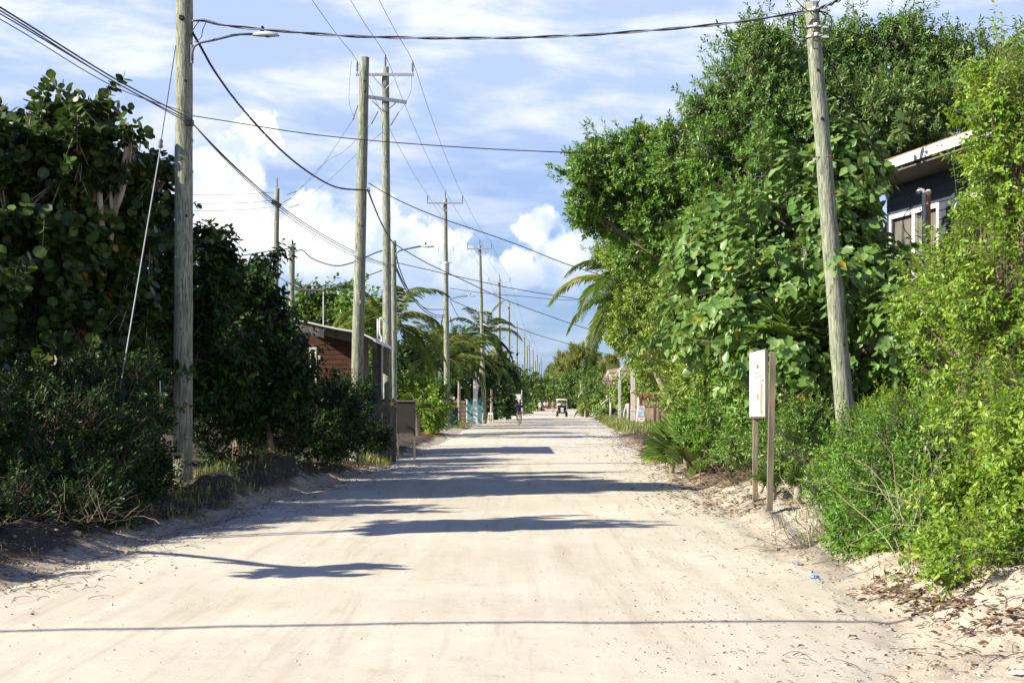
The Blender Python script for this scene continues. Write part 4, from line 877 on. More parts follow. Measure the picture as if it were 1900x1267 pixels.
# ------------------------------------------------------------------ house on the right
def house():
    o = Vector((7.75, 31.2, 0)); ex = Vector((.20, -.98, 0)); ny = Vector((.98, .20, 0))  # ex along wall to camera, ny into the house
    g = gz(9, 29); root = thing('timber_house', 'two-storey blue timber house with white fascia and columns, behind the foliage on the right', 'house', (o.x + ex.x * 3 + ny.x * 3, o.y + ex.y * 3 + ny.y * 3, g))
    def pt(s_, d, z): q = o + ex * s_ + ny * d; q.z = z; return q
    def bx(mb, s0, s1, d0, d1, z0, z1): return mb.add([pt(s_, d, z) for z in (z0, z1) for d in (d0, d1) for s_ in (s0, s1)], [(0, 2, 3, 1), (4, 5, 7, 6), (0, 1, 5, 4), (1, 3, 7, 5), (3, 2, 6, 7), (2, 0, 4, 6)])
    Lw, Dp, z0, z1 = 7.5, 5.5, 2.75, 6.12
    wins = [(.25, 2.2, 3.9, 5.42), (3.0, 4.6, 3.3, 5.42), (5.2, 6.8, 3.9, 5.42)]
    wl = MB(); cur = 0
    for (s0, s1, b0, b1) in wins:
        bx(wl, cur, s0, 0, .14, z0, z1); bx(wl, s0, s1, 0, .14, z0, b0); bx(wl, s0, s1, 0, .14, b1, z1); cur = s1
    bx(wl, cur, Lw, 0, .14, z0, z1); bx(wl, 0, .14, .14, Dp, z0, z1); bx(wl, Lw - .14, Lw, .14, Dp, z0, z1); bx(wl, .14, Lw - .14, Dp - .14, Dp, z0, z1)
    wall = wl.build('wall', M['siding'], root)
    bd = MB(); z = z0 + .05
    while z < z1 - .02:
        cur = 0
        for (s0, s1, b0, b1) in wins + [(Lw, Lw, 0, 0)]:
            bx(bd, cur, s0, -.018, -.001, z, z + .012)
            if s1 > s0 and not (b0 - .03 < z < b1): bx(bd, s0, s1, -.018, -.001, z, z + .012)
            cur = s1
        z += .17
    bd.build('siding_boards', M['siding'], wall)
    for (s0, s1, b0, b1) in wins:
        f = MB(); t_ = .09
        bx(f, s0 - t_, s0, -.03, .05, b0 - t_, b1 + t_); bx(f, s1, s1 + t_, -.03, .05, b0 - t_, b1 + t_); bx(f, s0, s1, -.03, .05, b1, b1 + t_); bx(f, s0 - .12, s1 + .12, -.07, .05, b0 - t_ - .04, b0 - .002)
        m = (s0 + s1) / 2; bx(f, m - .06, m + .06, -.025, .05, b0, b1)
        w_ = f.build('window', M['white'], root)
        gl = MB(); bx(gl, s0, m - .06, .06, .075, b0, b1); bx(gl, m + .06, s1, .06, .075, b0, b1); gl.build('pane', M['screen'], w_)
    rf = MB(); e0, e1 = .6, .55  # roof slab rises away from the road
    def rz(d): return 6.34 + (d + .85) * .2
    V = [pt(s_, d, rz(d) + k) for k in (0, .05) for d in (-.85, Dp + .6) for s_ in (e0, Lw + e1)]
    r_ = rf.add(V, [(0, 2, 3, 1), (4, 5, 7, 6), (0, 1, 5, 4), (1, 3, 7, 5), (3, 2, 6, 7), (2, 0, 4, 6)]).build('roof', M['rust'], root)
    fs = MB(); bx(fs, e0, 2.2, -.88, -.852, 6.19, 6.34); bx(fs, 2.2, Lw + e1, -.90, -.852, 6.17, 6.35); fs.build('fascia', M['white'], root)
    sf = MB(); bx(sf, -.1, Lw + e1, -.85, -.002, 6.09, 6.12); sf.build('soffit', M['grey_plank'], root)
    gt = MB(); bx(gt, e0 - .32, e0 + .1, -1.03, -.91, 6.2, 6.31); bx(gt, e0 - .36, e0 - .32, -1.05, -.89, 6.18, 6.33); gt.build('gutter', M['white'], root)
    for s_ in (3.9 + .9, Lw - .2):
        bx(MB(), s_, s_ + .18, -.06, -.02, z0, 6.03).build('corner_board', M['white'], root)
    fl = MB(); bx(fl, -.1, Lw + .1, -.3, Dp, 2.55, 2.74); fl.build('floor_slab', M['grey_plank'], root)
    for (s_, wd) in ((.2, .3), (2.6, .42), (5.0, .42)):
        bx(MB(), s_, s_ + wd, -.1, .3, g - .1, 2.54).build('column', M['beige'], root)
    lw_ = MB(); bx(lw_, 0, Lw, 2.2, 2.3, g - .1, 2.53); lw_.build('rear_partition', M['dkblue'], root)
    for s_ in (3.7, 4.4): bx(MB(), s_, s_ + .06, .5, .56, g, 2.4).build('door_frame', M['blue'], root)
    bx(MB(), 3.8, 4.36, .5, .54, g, 2.3).build('door', M['dkblue'], root)
    m1 = P(1715, 470, 28.3); m0 = P(1715, 358, 28.3)
    MB().tube([m1 - Vector((0, 0, 2.5)), m1, m0, m0 + Vector((-.03, 0, .05)), m0 + Vector((-.09, 0, .05)), m0 + Vector((-.13, 0, 0))], .045, 10).build('service_mast', M['lampgrey'], root, True)
    c1 = P(1723, 355, 28.25); MB().tube([c1 - Vector((0, 0, 3.2)), c1 - Vector((0, 0, .04))], .04, 10).build('conduit', M['rust2'], root, True)
    MB().lathe(c1 - Vector((0, 0, .05)), [(.05, 0), (.052, .05), (.03, .08)], 12).build('conduit_cap', M['white'], root, True)
    MB().tube(smooth(route([(1699, 376), (1685, 390), (1676, 405), (1678, 425), (1690, 440)], 28.2, 28.3), 5), .01, 5).build('service_drop', M['wire'], root, True)
    MB().tube(smooth(route([(1706, 386), (1710, 395), (1706, 404), (1700, 402)], 28.2, 28.2), 5), .01, 5).build('service_loop', M['alu'], root, True)
M['beige'] = smat('beige_render', (.50, .40, .28), .9, amt=.1, scale=4); M['dkblue'] = smat('dark_blue_boards', (.03, .05, .085), .8, amt=.2, stretch=(3, 3, .2))
M['rust2'] = smat('brown_conduit', (.46, .22, .10), .6, amt=.3, scale=5, bump=.05, stretch=(1, 1, .3))
M['screen'] = smat('insect_screen', (.17, .155, .14), .5, amt=.15, scale=5, bump=0, stretch=(1, 1, .3))
house()

# ------------------------------------------------------------------ cabin, column, fence and board on the left
def cabin():
    Y0, Y1 = 47.0, 52.0; x0, x1 = XX(552, Y0), XX(652, Y0); g = gz(-6, 49); root = thing('wooden_cabin', 'reddish brown wooden cabin with a white-edged curved metal roof, behind the left hedge', 'cabin', ((x0 + x1) / 2, 49.5, g))
    zt = 3.75; wx0, wx1 = XX(577, Y0), XX(585, Y0)
    wl = MB(); wl.box(((x0 + wx0) / 2, Y0, (g + zt) / 2), (wx0 - x0, .12, zt - g)); wl.box(((wx1 + x1) / 2, Y0, (g + zt) / 2), (x1 - wx1, .12, zt - g))
    wl.box(((wx0 + wx1) / 2, Y0, (g + 2.0) / 2), (wx1 - wx0, .12, 2.0 - g)); wl.box(((wx0 + wx1) / 2, Y0, (3.3 + zt) / 2), (wx1 - wx0, .12, zt - 3.3))
    wl.box((x1, (Y0 + Y1) / 2 + .06, (g + zt) / 2), (.12, Y1 - Y0, zt - g)).box((x0, (Y0 + Y1) / 2 + .06, (g + zt) / 2), (.12, Y1 - Y0, zt - g)); wl.box(((x0 + x1) / 2, Y1, (g + zt) / 2), (x1 - x0 - .14, .12, zt - g))
    w_ = wl.build('wall', M['red_plank'], root)
    bt = MB(); z = g + .1
    while z < zt - .1: bt.box(((wx1 + x1) / 2 + .05, Y0 - .07, z), (x1 - wx1 - .14, .02, .13)); z += .15
    bt.build('boards', M['red_plank'], w_)
    MB().box((x1 - .03, Y0 - .08, (g + zt) / 2), (.14, .05, zt - g)).build('corner_post', M['red_plank'], root)
    wf = MB().box((wx0 - .02, Y0 - .075, 2.65), (.05, .03, 1.35)).box((wx1 + .02, Y0 - .075, 2.65), (.05, .03, 1.35)).box(((wx0 + wx1) / 2, Y0 - .075, 3.34), (wx1 - wx0 + .1, .03, .06)).build('window', M['white'], root)
    MB().box(((wx0 + wx1) / 2, Y0 - .02, 2.65), (wx1 - wx0, .02, 1.3)).build('pane', M['black'], wf)
    MB().box((wx1 + .13, Y0 - .09, 3.05), (.07, .05, .12)).build('wall_lamp', M['white'], root)
    prof = [(525, 586), (545, 590), (570, 596), (600, 603), (630, 609), (655, 613), (675, 619), (690, 626), (697, 632)]
    top = [P(a, b, Y0 - 1.2) for a, b in prof]; V = []; Fq = []
    for dy in (0, Y1 - Y0 + 2.0):
        for dz in (0, -.05):
            for q in top: V.append((q.x, q.y + dy, q.z + dz))
    n = len(top)
    for i in range(n - 1): Fq += [(i, i + 1, 2 * n + i + 1, 2 * n + i), (n + i + 1, n + i, 3 * n + i, 3 * n + i + 1), (i + 1, i, n + i, n + i + 1), (2 * n + i, 2 * n + i + 1, 3 * n + i + 1, 3 * n + i)]
    Fq += [(0, 2 * n, 3 * n, n), (n - 1, 2 * n - 1, 4 * n - 1, 3 * n - 1)]
    MB().add(V, Fq).build('roof', M['white'], root)
    for (a, b, h, yy) in ((1, 3, .34, .08), (3, 6, .26, .5), (6, 8, .2, .3)):
        va = top[a]; vb = top[b]; V = [va + Vector((0, yy, -.055)), vb + Vector((0, yy, -.055)), vb + Vector((0, yy, -.055 - h)), va + Vector((0, yy, -.055 - h))]; V2 = [v + Vector((0, .06, 0)) for v in V]
        MB().add(V + V2, [(0, 3, 2, 1), (4, 5, 6, 7), (0, 1, 5, 4), (1, 2, 6, 5), (2, 3, 7, 6), (3, 0, 4, 7)]).build('fascia', M['grey_plank'], root)
cabin()
def mast_column():
    Y = 50; x = XX(699.5, Y); g = gz(x, Y); root = thing('meter_column', 'dark grey concrete meter column with a pipe mast beside the paired poles', 'column', (x, Y, g))
    MB().box((x, Y, (g - .1 + P(0, 628, Y).z) / 2), (.29, .29, P(0, 628, Y).z - g + .1), taper=.98).build('pillar', M['dkconc'], root)
    MB().tube(smooth([P(708, 735, Y - .2), P(708, 640, Y - .2), P(709, 628, Y - .2), P(705, 618, Y - .2), P(705, 594, Y - .2), P(708, 590, Y - .2), P(711, 593, Y - .2)], 5), .035, 8).build('pipe_mast', M['lampgrey'], root, True)
    MB().tube([P(701, 628, Y), P(701, 592, Y)], .03, 8).build('pipe', M['lampgrey'], root, True)
    MB().tube(smooth([P(710, 592, Y - .2), P(719, 602, Y - .2), P(718, 614, Y - .2), P(711, 620, Y - .2)], 6), .012, 5).build('wire_loop', M['alu'], root, True)
M['dkconc'] = smat('dark_concrete', (.17, .17, .18), .9, amt=.25, scale=5, bump=.2)
mast_column()
def tpole():
    Y = 70; a = P(600, 592, Y); root = thing('aerial_mast', 'slim white mast with a horizontal bar above the cabin roof', 'mast', (a.x, Y, gz(a.x, Y)))
    MB().tube([(a.x, Y, gz(a.x, Y)), P(600, 541, Y)], .03, 6).build('mast', M['lampgrey'], root); MB().tube([P(552, 538, Y), P(604, 539, Y)], .05, 6).build('bar', M['grey_plank'], root)
    MB().box(P(603, 539, Y), (.1, .1, .12)).build('bracket', M['black'], root)
tpole()
def fence():
    Y = 42.5; root = thing('picket_fence', 'shaded grey picket fence with pointed tops and a yellow starfish, right end of the hedge', 'fence', (XX(705, Y), Y, gz(XX(705, Y), Y)))
    rng = np.random.default_rng(9); i = 0; px = 672
    while px < 734:
        x = XX(px, Y); g = gz(x, Y); zt = P(0, 742 + rng.uniform(-1, 1.5), Y).z; wd = .105; m = MB()
        m.add([(x - wd / 2, Y, g - .05), (x + wd / 2, Y, g - .05), (x + wd / 2, Y, zt), (x, Y, zt + .09), (x - wd / 2, Y, zt)] + [(x - wd / 2, Y + .022, g - .05), (x + wd / 2, Y + .022, g - .05), (x + wd / 2, Y + .022, zt), (x, Y + .022, zt + .09), (x - wd / 2, Y + .022, zt)],
              [(0, 1, 2, 3, 4), (9, 8, 7, 6, 5), (0, 5, 6, 1), (1, 6, 7, 2), (2, 7, 8, 3), (3, 8, 9, 4), (4, 9, 5, 0)])
        m.build('picket', M['grey_plank'], root); px += 8.2
    for z in (.5, 1.35): MB().box((XX(703, Y), Y + .055, z + .1), (XX(736, Y) - XX(670, Y), .05, .09)).build('rail', M['grey_plank'], root)
    MB().box((XX(730, Y), Y + .13, .85), (.12, .1, 1.7)).build('post', M['grey_plank'], root)
    c = P(727, 749, Y - .06); st = [(c.x + (.11 if k % 2 == 0 else .035) * math.cos(1.57 + k * math.pi / 5 + .2), c.y, c.z + (.11 if k % 2 == 0 else .035) * math.sin(1.57 + k * math.pi / 5 + .2)) for k in range(10)]
    st2 = [(a, b + .02, d) for a, b, d in st]
    s_ = MB().add(st + st2 + [(c.x, c.y - .025, c.z)], [(k, (k + 1) % 10, 20) for k in range(10)] + [(k, k + 10, (k + 1) % 10 + 10, (k + 1) % 10) for k in range(10)] + [tuple(range(19, 9, -1))]).build('starfish', M['yellow'], None, origin=tuple(c)); tag(s_, 'bright yellow starfish ornament fixed on top of the grey picket fence', 'ornament')
M['yellow'] = pmat('yellow_paint', (.80, .62, .05), .6)
fence()
def board():
    Y = 44; root = thing('notice_board', 'brown framed board on two legs, back to the sun, right of the picket fence', 'sign', (XX(753, Y), Y, gz(XX(753, Y), Y)))
    a, b = P(736, 745, Y), P(771, 803, Y); c = (a + b) / 2
    MB().box((c.x, Y, c.z), (b.x - a.x, .04, a.z - b.z)).build('panel', M['brownb'], root)
    MB().box((c.x, Y - .01, a.z + .02), (b.x - a.x + .06, .09, .05)).build('top_rail', M['grey_plank'], root)
    for px in (738, 769): g = gz(XX(px, Y), Y); MB().box((XX(px, Y), Y + .06, (g + a.z) / 2), (.06, .06, a.z - g)).build('leg', M['grey_plank'], root)
M['brownb'] = smat('brown_board', (.04, .03, .024), .8, amt=.15, scale=3, bump=.1)
board()
for (px, py0, py1, Y, lab) in [(297, 730, 814, 23.5, 'thin orange and white marker stake left of the near pole'), (530, 825, 842, 32, 'short orange marker stake on the shaded sand heap')]:
    a = P(px, py0, Y); b = P(px - (5 if px < 400 else 0), py1, Y); b.z = min(b.z, gz(b.x, Y) + .02) if px > 400 else b.z; g = gz(b.x, Y); root = thing('marker_stake', lab, 'stake', (b.x, Y, g))
    b2 = Vector((b.x, Y, g - .05)); MB().tube([b2, a.lerp(b2, .5)], .008, 6).build('lower_rod', M['white' if px < 400 else 'orange'], root); MB().tube([a.lerp(b2, .5), a], .009, 6).build('upper_rod', M['orange'], root)
    MB().tube([a, a + Vector((0, 0, .2))], .009, 6).build('tip', M['white'], root) if px < 400 else None
M['grey_plank2'] = smat('silvered_wood', (.42, .39, .36), .9, amt=.2, stretch=(1, 1, .2)); M['lblue2'] = smat('light_blue_plastic', (.05, .36, .72), .5, amt=.1, bump=0); M['turq2'] = smat('pale_turquoise_paint', (.40, .58, .62), .7, amt=.1)
M['bluec'] = smat('pale_blue_cloth', (.45, .55, .75), .9, amt=.08, bump=0); M['pinkc'] = smat('tan_cloth', (.50, .30, .25), .9, amt=.1, bump=0); M['cream'] = smat('cream_plastic', (.78, .70, .60), .5, amt=.05, bump=0)
# ------------------------------------------------------------------ middle distance, left
def gthing(name, label, cat, px, Y, group=None): x = XX(px, Y); return thing(name, label, cat, (x, Y, gz(x, Y)), group)
def meter_post(px, Y, ytop, ybox, w_, label, mat):
    r = gthing('meter_post', label, 'post', px, Y, 'pale meter posts'); x, g = r.location.x, r.location.z; z1 = P(0, ybox, Y).z
    MB().box((x, Y, (g - .1 + z1) / 2), (w_, w_, z1 - g + .1), taper=.9).build('pillar', M[mat], r)
    MB().tube([(x + .02, Y, z1 - .01), P(px + .5, ytop + 2, Y), P(px, ytop, Y), P(px - 1.5, ytop + 2, Y)], .06, 8).build('pipe', M['lampgrey'], r, True)
    MB().box((x, Y, g + (z1 - g) * .28), (w_ * 1.18, w_ * 1.18, .06)).build('band', M[mat], r)
    MB().tube(smooth([P(px, ytop + 1, Y), P(px - 6, ytop + 7, Y), P(px - 5, ytop + 15, Y)], 5), .014, 5).build('wire_loop', M['alu'], r)
    return r
meter_post(1174.5, 100, 664, 687, .30, 'taller pale concrete meter post beside the reed hut', 'conc')
meter_post(1149.5, 116, 689, 705, .22, 'slimmer pale concrete meter post further left along the right verge', 'conc')
mp = meter_post(882, 112, 688, 704, .34, 'peeling white meter post in front of the turquoise pickets', 'white')
MB().tube([(mp.location.x - .1, 111.6, .5), (mp.location.x - .9, 111.2, .22), (mp.location.x - 1.0, 111.2, .05)], .03, 5).build('loose_pipe', M['lampgrey'], mp)
tf = gthing('picket_fence', 'turquoise picket fence below the palms, left of the coiled-cable pole', 'fence', 882, 113)
for i, px in enumerate(np.arange(866, 896, 2.6)):
    x = XX(px, 113.4); z1 = P(0, 742 + (i % 3) * 1.5, 113.4).z; MB().box((x, 113.4, (z1 + gz(x, 113.4)) / 2), (.09, .03, z1 - gz(x, 113.4) + .1)).build('picket', M['turq' if i else 'white'], tf)
MB().box((XX(880, 113.4), 113.46, 1.0), (1.3, .04, .1)).build('rail', M['turq'], tf)
pw = gthing('pallet_fence', 'rough brown slatted pallet fence under the palms beside the dark green bin', 'fence', 852, 118)
for k in range(5): MB().box((XX(852, 118), 118, .35 + k * .32), (1.3, .04, .16)).build('slat', M['plank'], pw)
for px in (846, 858): MB().box((XX(px, 118), 118.06, .9), (.1, .06, 1.7)).build('upright', M['plank'], pw)
bn = gthing('wheelie_bin', 'dark green wheeled bin just right of the transformer pole', 'bin', 841, 95); x, g = bn.location.x, bn.location.z
MB().box((x, 95, g + .62), (.55, .6, 1.05), taper=1.12).build('body', M['dgreen'], bn); MB().box((x, 95, g + 1.19), (.68, .74, .07)).build('lid', M['dgreen'], bn)
for s_ in (-1, 1): MB().lathe((x + s_ * .29 - .03, 95.25, g + .1), [(.02, 0), (.1, .005), (.1, .055), (.02, .06)], 14, (1, 0, 0)).build('wheel', M['black'], bn)
rs = gthing('small_sign', 'small red and white sign peeping out behind the transformer pole', 'sign', 838, 96); x = rs.location.x
MB().box((x, 96, 1.0), (.05, .05, 1.9)).build('post', M['grey_plank'], rs); MB().box(P(837, 740, 95.9), (.42, .03, .34), M=Matrix.Rotation(R(12), 4, 'Y')).build('panel', M['white'], rs)
MB().box(P(836, 741, 95.87), (.2, .02, .22), M=Matrix.Rotation(R(12), 4, 'Y')).build('red_patch', M['redp'], rs)
ch = gthing('plastic_chair', 'white chair frame beside the foot of the coiled-cable pole', 'chair', 910, 118); x, g = ch.location.x, ch.location.z
for sx in (-1, 1):
    MB().box((x + sx * .17, 117.8, g + .22), (.04, .04, .44)).build('leg', M['white'], ch); MB().box((x + sx * .17, 118.15, g + .42), (.04, .04, .85)).build('leg', M['white'], ch)
MB().box((x, 118, g + .45), (.38, .40, .035)).build('seat', M['white'], ch); MB().box((x, 118.14, g + .72), (.36, .03, .16)).build('backrest', M['white'], ch)
ws = gthing('road_sign', 'white rectangular sign on a post just above the cyclist', 'sign', 964, 178); x = ws.location.x
MB().box((x + .25, 178, 1.5), (.10, .10, 3.0)).build('post', M['white'], ws); MB().box(P(961.5, 736, 177.9), (.62, .04, .62)).build('panel', M['white'], ws)
cs = gthing('round_sign', 'round white sign disc on a tall post behind the pale pole', 'sign', 975, 232); x = cs.location.x
MB().box((x - .5, 232, 2.1), (.16, .16, 4.2)).build('post', M['plank'], cs); MB().lathe(P(974, 726, 231.8), [(.0, 0), (.43, .005), (.45, .02), (.43, .035), (.0, .04)], 24, (0, -1, 0)).build('disc', M['white'], cs)
for (px, Y, lab) in [(980.5, 205, 'blue bin with a dark lid at the left roadside beyond the cyclist')]:
    b_ = gthing('litter_bin', lab, 'bin', px, Y); x, g = b_.location.x, b_.location.z
    MB().lathe((x, Y, g), [(.24, 0), (.26, .02), (.30, .75), (.31, .78)], 16).build('body', M['blue'], b_, True); MB().lathe((x, Y, g + .78), [(.33, 0), (.33, .08), (.2, .16), (.02, .2)], 16).build('lid', M['black'], b_, True)
dk = gthing('cart_trailer', 'dark covered cart parked in the shade left of the far poles', 'cart', 928, 135); x, g = dk.location.x, dk.location.z
MB().box((x, 135, g + .75), (1.1, 1.4, .7), taper=.9).build('body', M['black'], dk)
for s_ in (-1, 1): MB().lathe((x + s_ * .56 - .04, 135, g + .28), [(.03, 0), (.28, .01), (.28, .07), (.03, .08)], 16, (1, 0, 0)).build('wheel', M['black'], dk)
MB().tube([(x + .5, 134.2, g + .8), (x + .8, 133.8, g + .06)], .03, 5).build('handle', M['lampgrey'], dk)
# fallen orange frond by the left verge
def fallen(px, py, Y, mat, label, ln, az_, seed, fan=False):
    rng = np.random.default_rng(seed); c = P(px, py, Y); g = gz(c.x, Y); root = thing('fallen_frond', label, 'palm frond', (c.x, Y, g + .02))
    V, Fc, ti = (fan_mesh(rng, (c.x, Y, g + .05), az_, .1, ln * .35, ln * .65, 18, 150) if fan else frond_mesh(rng, (c.x, Y, g + .06), az_, .22, ln, .5, ln * .3, 22))
    mk('leaflets', V, Fc, M[mat], root)
    MB().tube([(c.x, Y, g + .06), (c.x - .25 * math.cos(az_), Y - .25 * math.sin(az_), g + .05)], .03, 6).build('stalk', M[mat], root)
fallen(778, 802, 72, 'orange', 'orange-brown dead palm frond lying at the left verge by the light green bush', 1.3, .2, 5)
fallen(1262, 884, 32, 'dry2', 'pale dead fan frond lying on the litter at the right road edge', .8, .6, 6, True)
fallen(1315, 745, 33, 'orange', 'orange dead fan frond hanging above the leafy sapling', .7, 1.2, 7, True)
bpy.data.objects['fallen_frond.002'].location.z = P(0, 758, 33).z
# thatch and reed hut
def reed_hut():
    Y = 98; x0, x1 = XX(1186, Y), XX(1234, Y); g = gz(7.5, Y); z1 = P(0, 728, Y).z; root = thing('reed_hut', 'low reed-walled enclosure with vertical battens behind the small standing sign', 'hut', ((x0 + x1) / 2, Y + 1.2, g))
    wl = MB().box(((x0 + x1) / 2, Y, (g + z1) / 2), (x1 - x0, .08, z1 - g)).box((x0 + .04, Y + 1.29, (g + z1) / 2), (.08, 2.48, z1 - g)).box((x1 - .04, Y + 1.29, (g + z1) / 2), (.08, 2.48, z1 - g)).box(((x0 + x1) / 2, Y + 2.58, (g + z1) / 2), (x1 - x0, .08, z1 - g))
    wl.build('reed_wall', M['reed'], root)
    for px in (1187, 1213, 1222, 1233): MB().box((XX(px, Y), Y - .065, (g + z1) / 2 + .03), (.07, .05, z1 - g)).build('batten', M['plank'], root)
    MB().box(((x0 + x1) / 2, Y - .11, g + (z1 - g) * .62), (x1 - x0, .03, .05)).build('cross_batten', M['plank'], root)
    # sagging thatch fringe on top
    rng = np.random.default_rng(3); n = 260; px_ = rng.uniform(x0 - .1, x1 + .1, n); Pos = np.stack([px_, np.full(n, Y - .14) + rng.uniform(-.04, .04, n), np.full(n, z1 + .05)], 1)
    D = np.stack([rng.normal(0, .35, n), rng.normal(-.05, .1, n), np.full(n, -1.0)], 1); V, Fc, _ = leaves(rng, Pos, D, np.tile((0, -1.0, .2), (n, 1)), rng.uniform(.2, .6, n), .12, 'dia', np.zeros(n)); mk('thatch_fringe', V, Fc, M['orange2'], root)
M['orange2'] = smat('reddish_thatch', (.36, .20, .11), .9, amt=.3, bump=0)
reed_hut()
def thatch_roof():
    Y = 150; root = gthing('thatched_palapa', 'thatched roof rising to a point above the green bushes on the right', 'hut', 1165, Y + 3)
    def slope(name, pts, Yd):
        V = [P(a, b, d) for a, b, d in pts]; n = len(V); V2 = [v + Vector((0, .3, -.25)) for v in V]
        MB().add(V + V2, [tuple(range(n)), tuple(reversed(range(n, 2 * n)))] + [(k, k + n, (k + 1) % n + n, (k + 1) % n) for k in range(n)]).build(name, M['thatch'], root)
    slope('roof', [(1122, 701, 148), (1128, 686, 149), (1148, 683, 150), (1164, 672, 151), (1178, 656, 152), (1200, 672, 152), (1215, 690, 151), (1190, 690, 148), (1160, 705, 146), (1136, 703, 146)], 0)
    slope('roof', [(1122, 699, 152), (1128, 685, 149.5), (1148, 683, 150.5), (1164, 672, 151.5), (1178, 656, 152.5), (1215, 690, 157), (1160, 705, 158)], 0)
    rng = np.random.default_rng(12); n = 420; t = rng.uniform(0, 1, n); a = np.array(P(1122, 698, 147.4)); m = np.array(P(1160, 704, 145.4)); e = np.array(P(1215, 690, 147.6))
    q = np.where((t < .4)[:, None], a + (m - a) * (t / .4)[:, None], m + (e - m) * ((t - .4) / .6)[:, None]); q = q + rng.normal(0, .12, (n, 3))
    D = np.stack([rng.normal(0, .3, n), rng.normal(-.2, .15, n), np.full(n, -1.0)], 1); V, Fc, _ = leaves(rng, q, D, np.tile((0, -1.0, .3), (n, 1)), rng.uniform(.3, .9, n), .15, 'dia', np.zeros(n)); mk('eaves_fringe', V, Fc, M['thatch'], root)
    for px, d in ((1132, 149), (1160, 148), (1200, 150), (1200, 155), (1160, 156)): x = XX(px, d); MB().tube([(x, d, gz(x, d)), (x, d, P(0, 700, d).z + .1)], .1, 7).build('post', M['bark'], root)
    MB().box((P(1128, 707, 146)), (2.6, .12, .12)).build('beam', M['grey_plank'], root)
thatch_roof()
def small_sign():
    Y = 92; root = gthing('standing_sign', 'small white sign with a blue picture and red lettering at the grass edge', 'sign', 1189.5, Y); g = root.location.z; a = P(1183, 753, Y); b = P(1196, 779, Y); c = (a + b) / 2; w_ = b.x - a.x; h = a.z - b.z
    p_ = MB().box((c.x, Y, c.z), (w_, .03, h)).build('panel', M['white'], root)
    V = [(a.x, Y - .015, b.z - .003), (b.x, Y - .015, b.z - .003), (c.x + .07, Y - .015, b.z - .16), (c.x - .07, Y - .015, b.z - .16)]; V2 = [(x_, y_ + .03, z_) for x_, y_, z_ in V]
    MB().add(V + V2, [(0, 3, 2, 1), (4, 5, 6, 7), (0, 1, 5, 4), (1, 2, 6, 5), (2, 3, 7, 6), (3, 0, 4, 7)]).build('lower_panel', M['white'], root)
    MB().box((c.x, Y - .02, c.z - .03), (w_ * .92, .012, h * .34)).build('picture', M['lblue'], p_)
    V = [(c.x - w_ * .1, Y - .03, c.z - h * .2), (c.x + w_ * .45, Y - .03, c.z - h * .2), (c.x + w_ * .3, Y - .03, c.z + h * .08)]; MB().add(V + [(q[0], q[1] + .003, q[2]) for q in V], [(0, 1, 2), (5, 4, 3)]).build('beach_shape', M['sandp'], p_)
    tx = MB(); rng = np.random.default_rng(2)
    for zz, wd in ((.40, .5), (.31, .62), (-.28, .8), (-.42, .3)):
        x_ = c.x - w_ * wd / 2
        while x_ < c.x + w_ * wd / 2: l_ = rng.uniform(.015, .035); tx.box((x_ + l_ / 2, Y - .02, c.z + h * zz), (l_, .008, .035)); x_ += l_ + .012
    tx.build('lettering', M['redp'], p_)
    MB().box((c.x + w_ * .2, Y - .02, c.z + h * .235), (w_ * .5, .008, .022)).build('dark_line', M['greyp'], p_)
    MB().box((c.x, Y + .03, (g + b.z) / 2 + .1), (.05, .05, b.z - g + .25)).build('post', M['white'], root)
    st = gthing('leaning_stake', 'thin leaning white stake left of the small standing sign', 'stake', 1181, 92.5); s_ = MB().tube([P(1180, 794, 92.5), P(1185, 738, 92.5)], .04, 6).build('rod', M['white'], st)
M['lblue'] = smat('printed_sea', (.25, .52, .72), .6, amt=.3, scale=4, bump=0, stretch=(.3, 1, 4)); M['sandp'] = pmat('printed_sand', (.70, .66, .58), .6)
small_sign()
for (px, yt, yb, Y, w_, lab) in [(1133, 746, 767, 140, .10, 'leftmost grey fence post on the right verge'), (1121, 750, 760, 150, .16, 'stubby white post behind the blue drum'), (1165.5, 748, 783, 105, .11, 'grey fence post directly left of the taller concrete meter post'), (1158, 750, 766, 118, .09, 'tilted grey fence post between the two concrete meter posts')]:
    x = XX(px, Y); g = gz(x, Y); zt = P(0, yt, Y).z; r = MB().tube([(x, Y, g - .05), (x + .02, Y, (g + zt) / 2), (x + (.2 if px == 1158 else .0), Y, zt)], w_, 8).build('fence_post', M['grey_plank2'], None, True, origin=(x, Y, g)); tag(r, lab, 'post', 'fence posts on the right verge')

dr = gthing('plastic_drum', 'bright blue plastic drum at the right roadside near the young palm', 'drum', 1112.5, 152); x, g = dr.location.x, dr.location.z
MB().lathe((x, 152, g), [(.0, 0), (.26, .01), (.28, .05), (.28, .3), (.295, .31), (.295, .34), (.28, .35), (.28, .75), (.25, .82), (.05, .83)], 18).build('body', M['lblue2'], dr, True); MB().lathe((x, 152, g + .83), [(.24, 0), (.24, .04), (.0, .05)], 16).build('lid', M['white'], dr, True)
lp = gthing('driftwood_pole', 'pale crooked pole slanting up to the right above the blue drum', 'pole', 1106, 150); MB().tube(smooth([P(1103, 766, 150), P(1110, 757, 150), P(1118, 748, 150), (P(1130, 739, 150))], 4), .07, 7).build('shaft', M['conc'], lp, True)
MB().tube([P(1127, 741, 150), P(1126, 733, 150)], .05, 6).build('stub', M['conc'], lp, True)
rk = gthing('frame_rack', 'small pale frame rack standing before the blue drum', 'rack', 1106, 150.5); x, g = rk.location.x, rk.location.z
for dx in (-.35, .05): MB().box((x + dx, 150.5, g + .55), (.09, .09, 1.1)).build('upright', M['turq2'], rk)
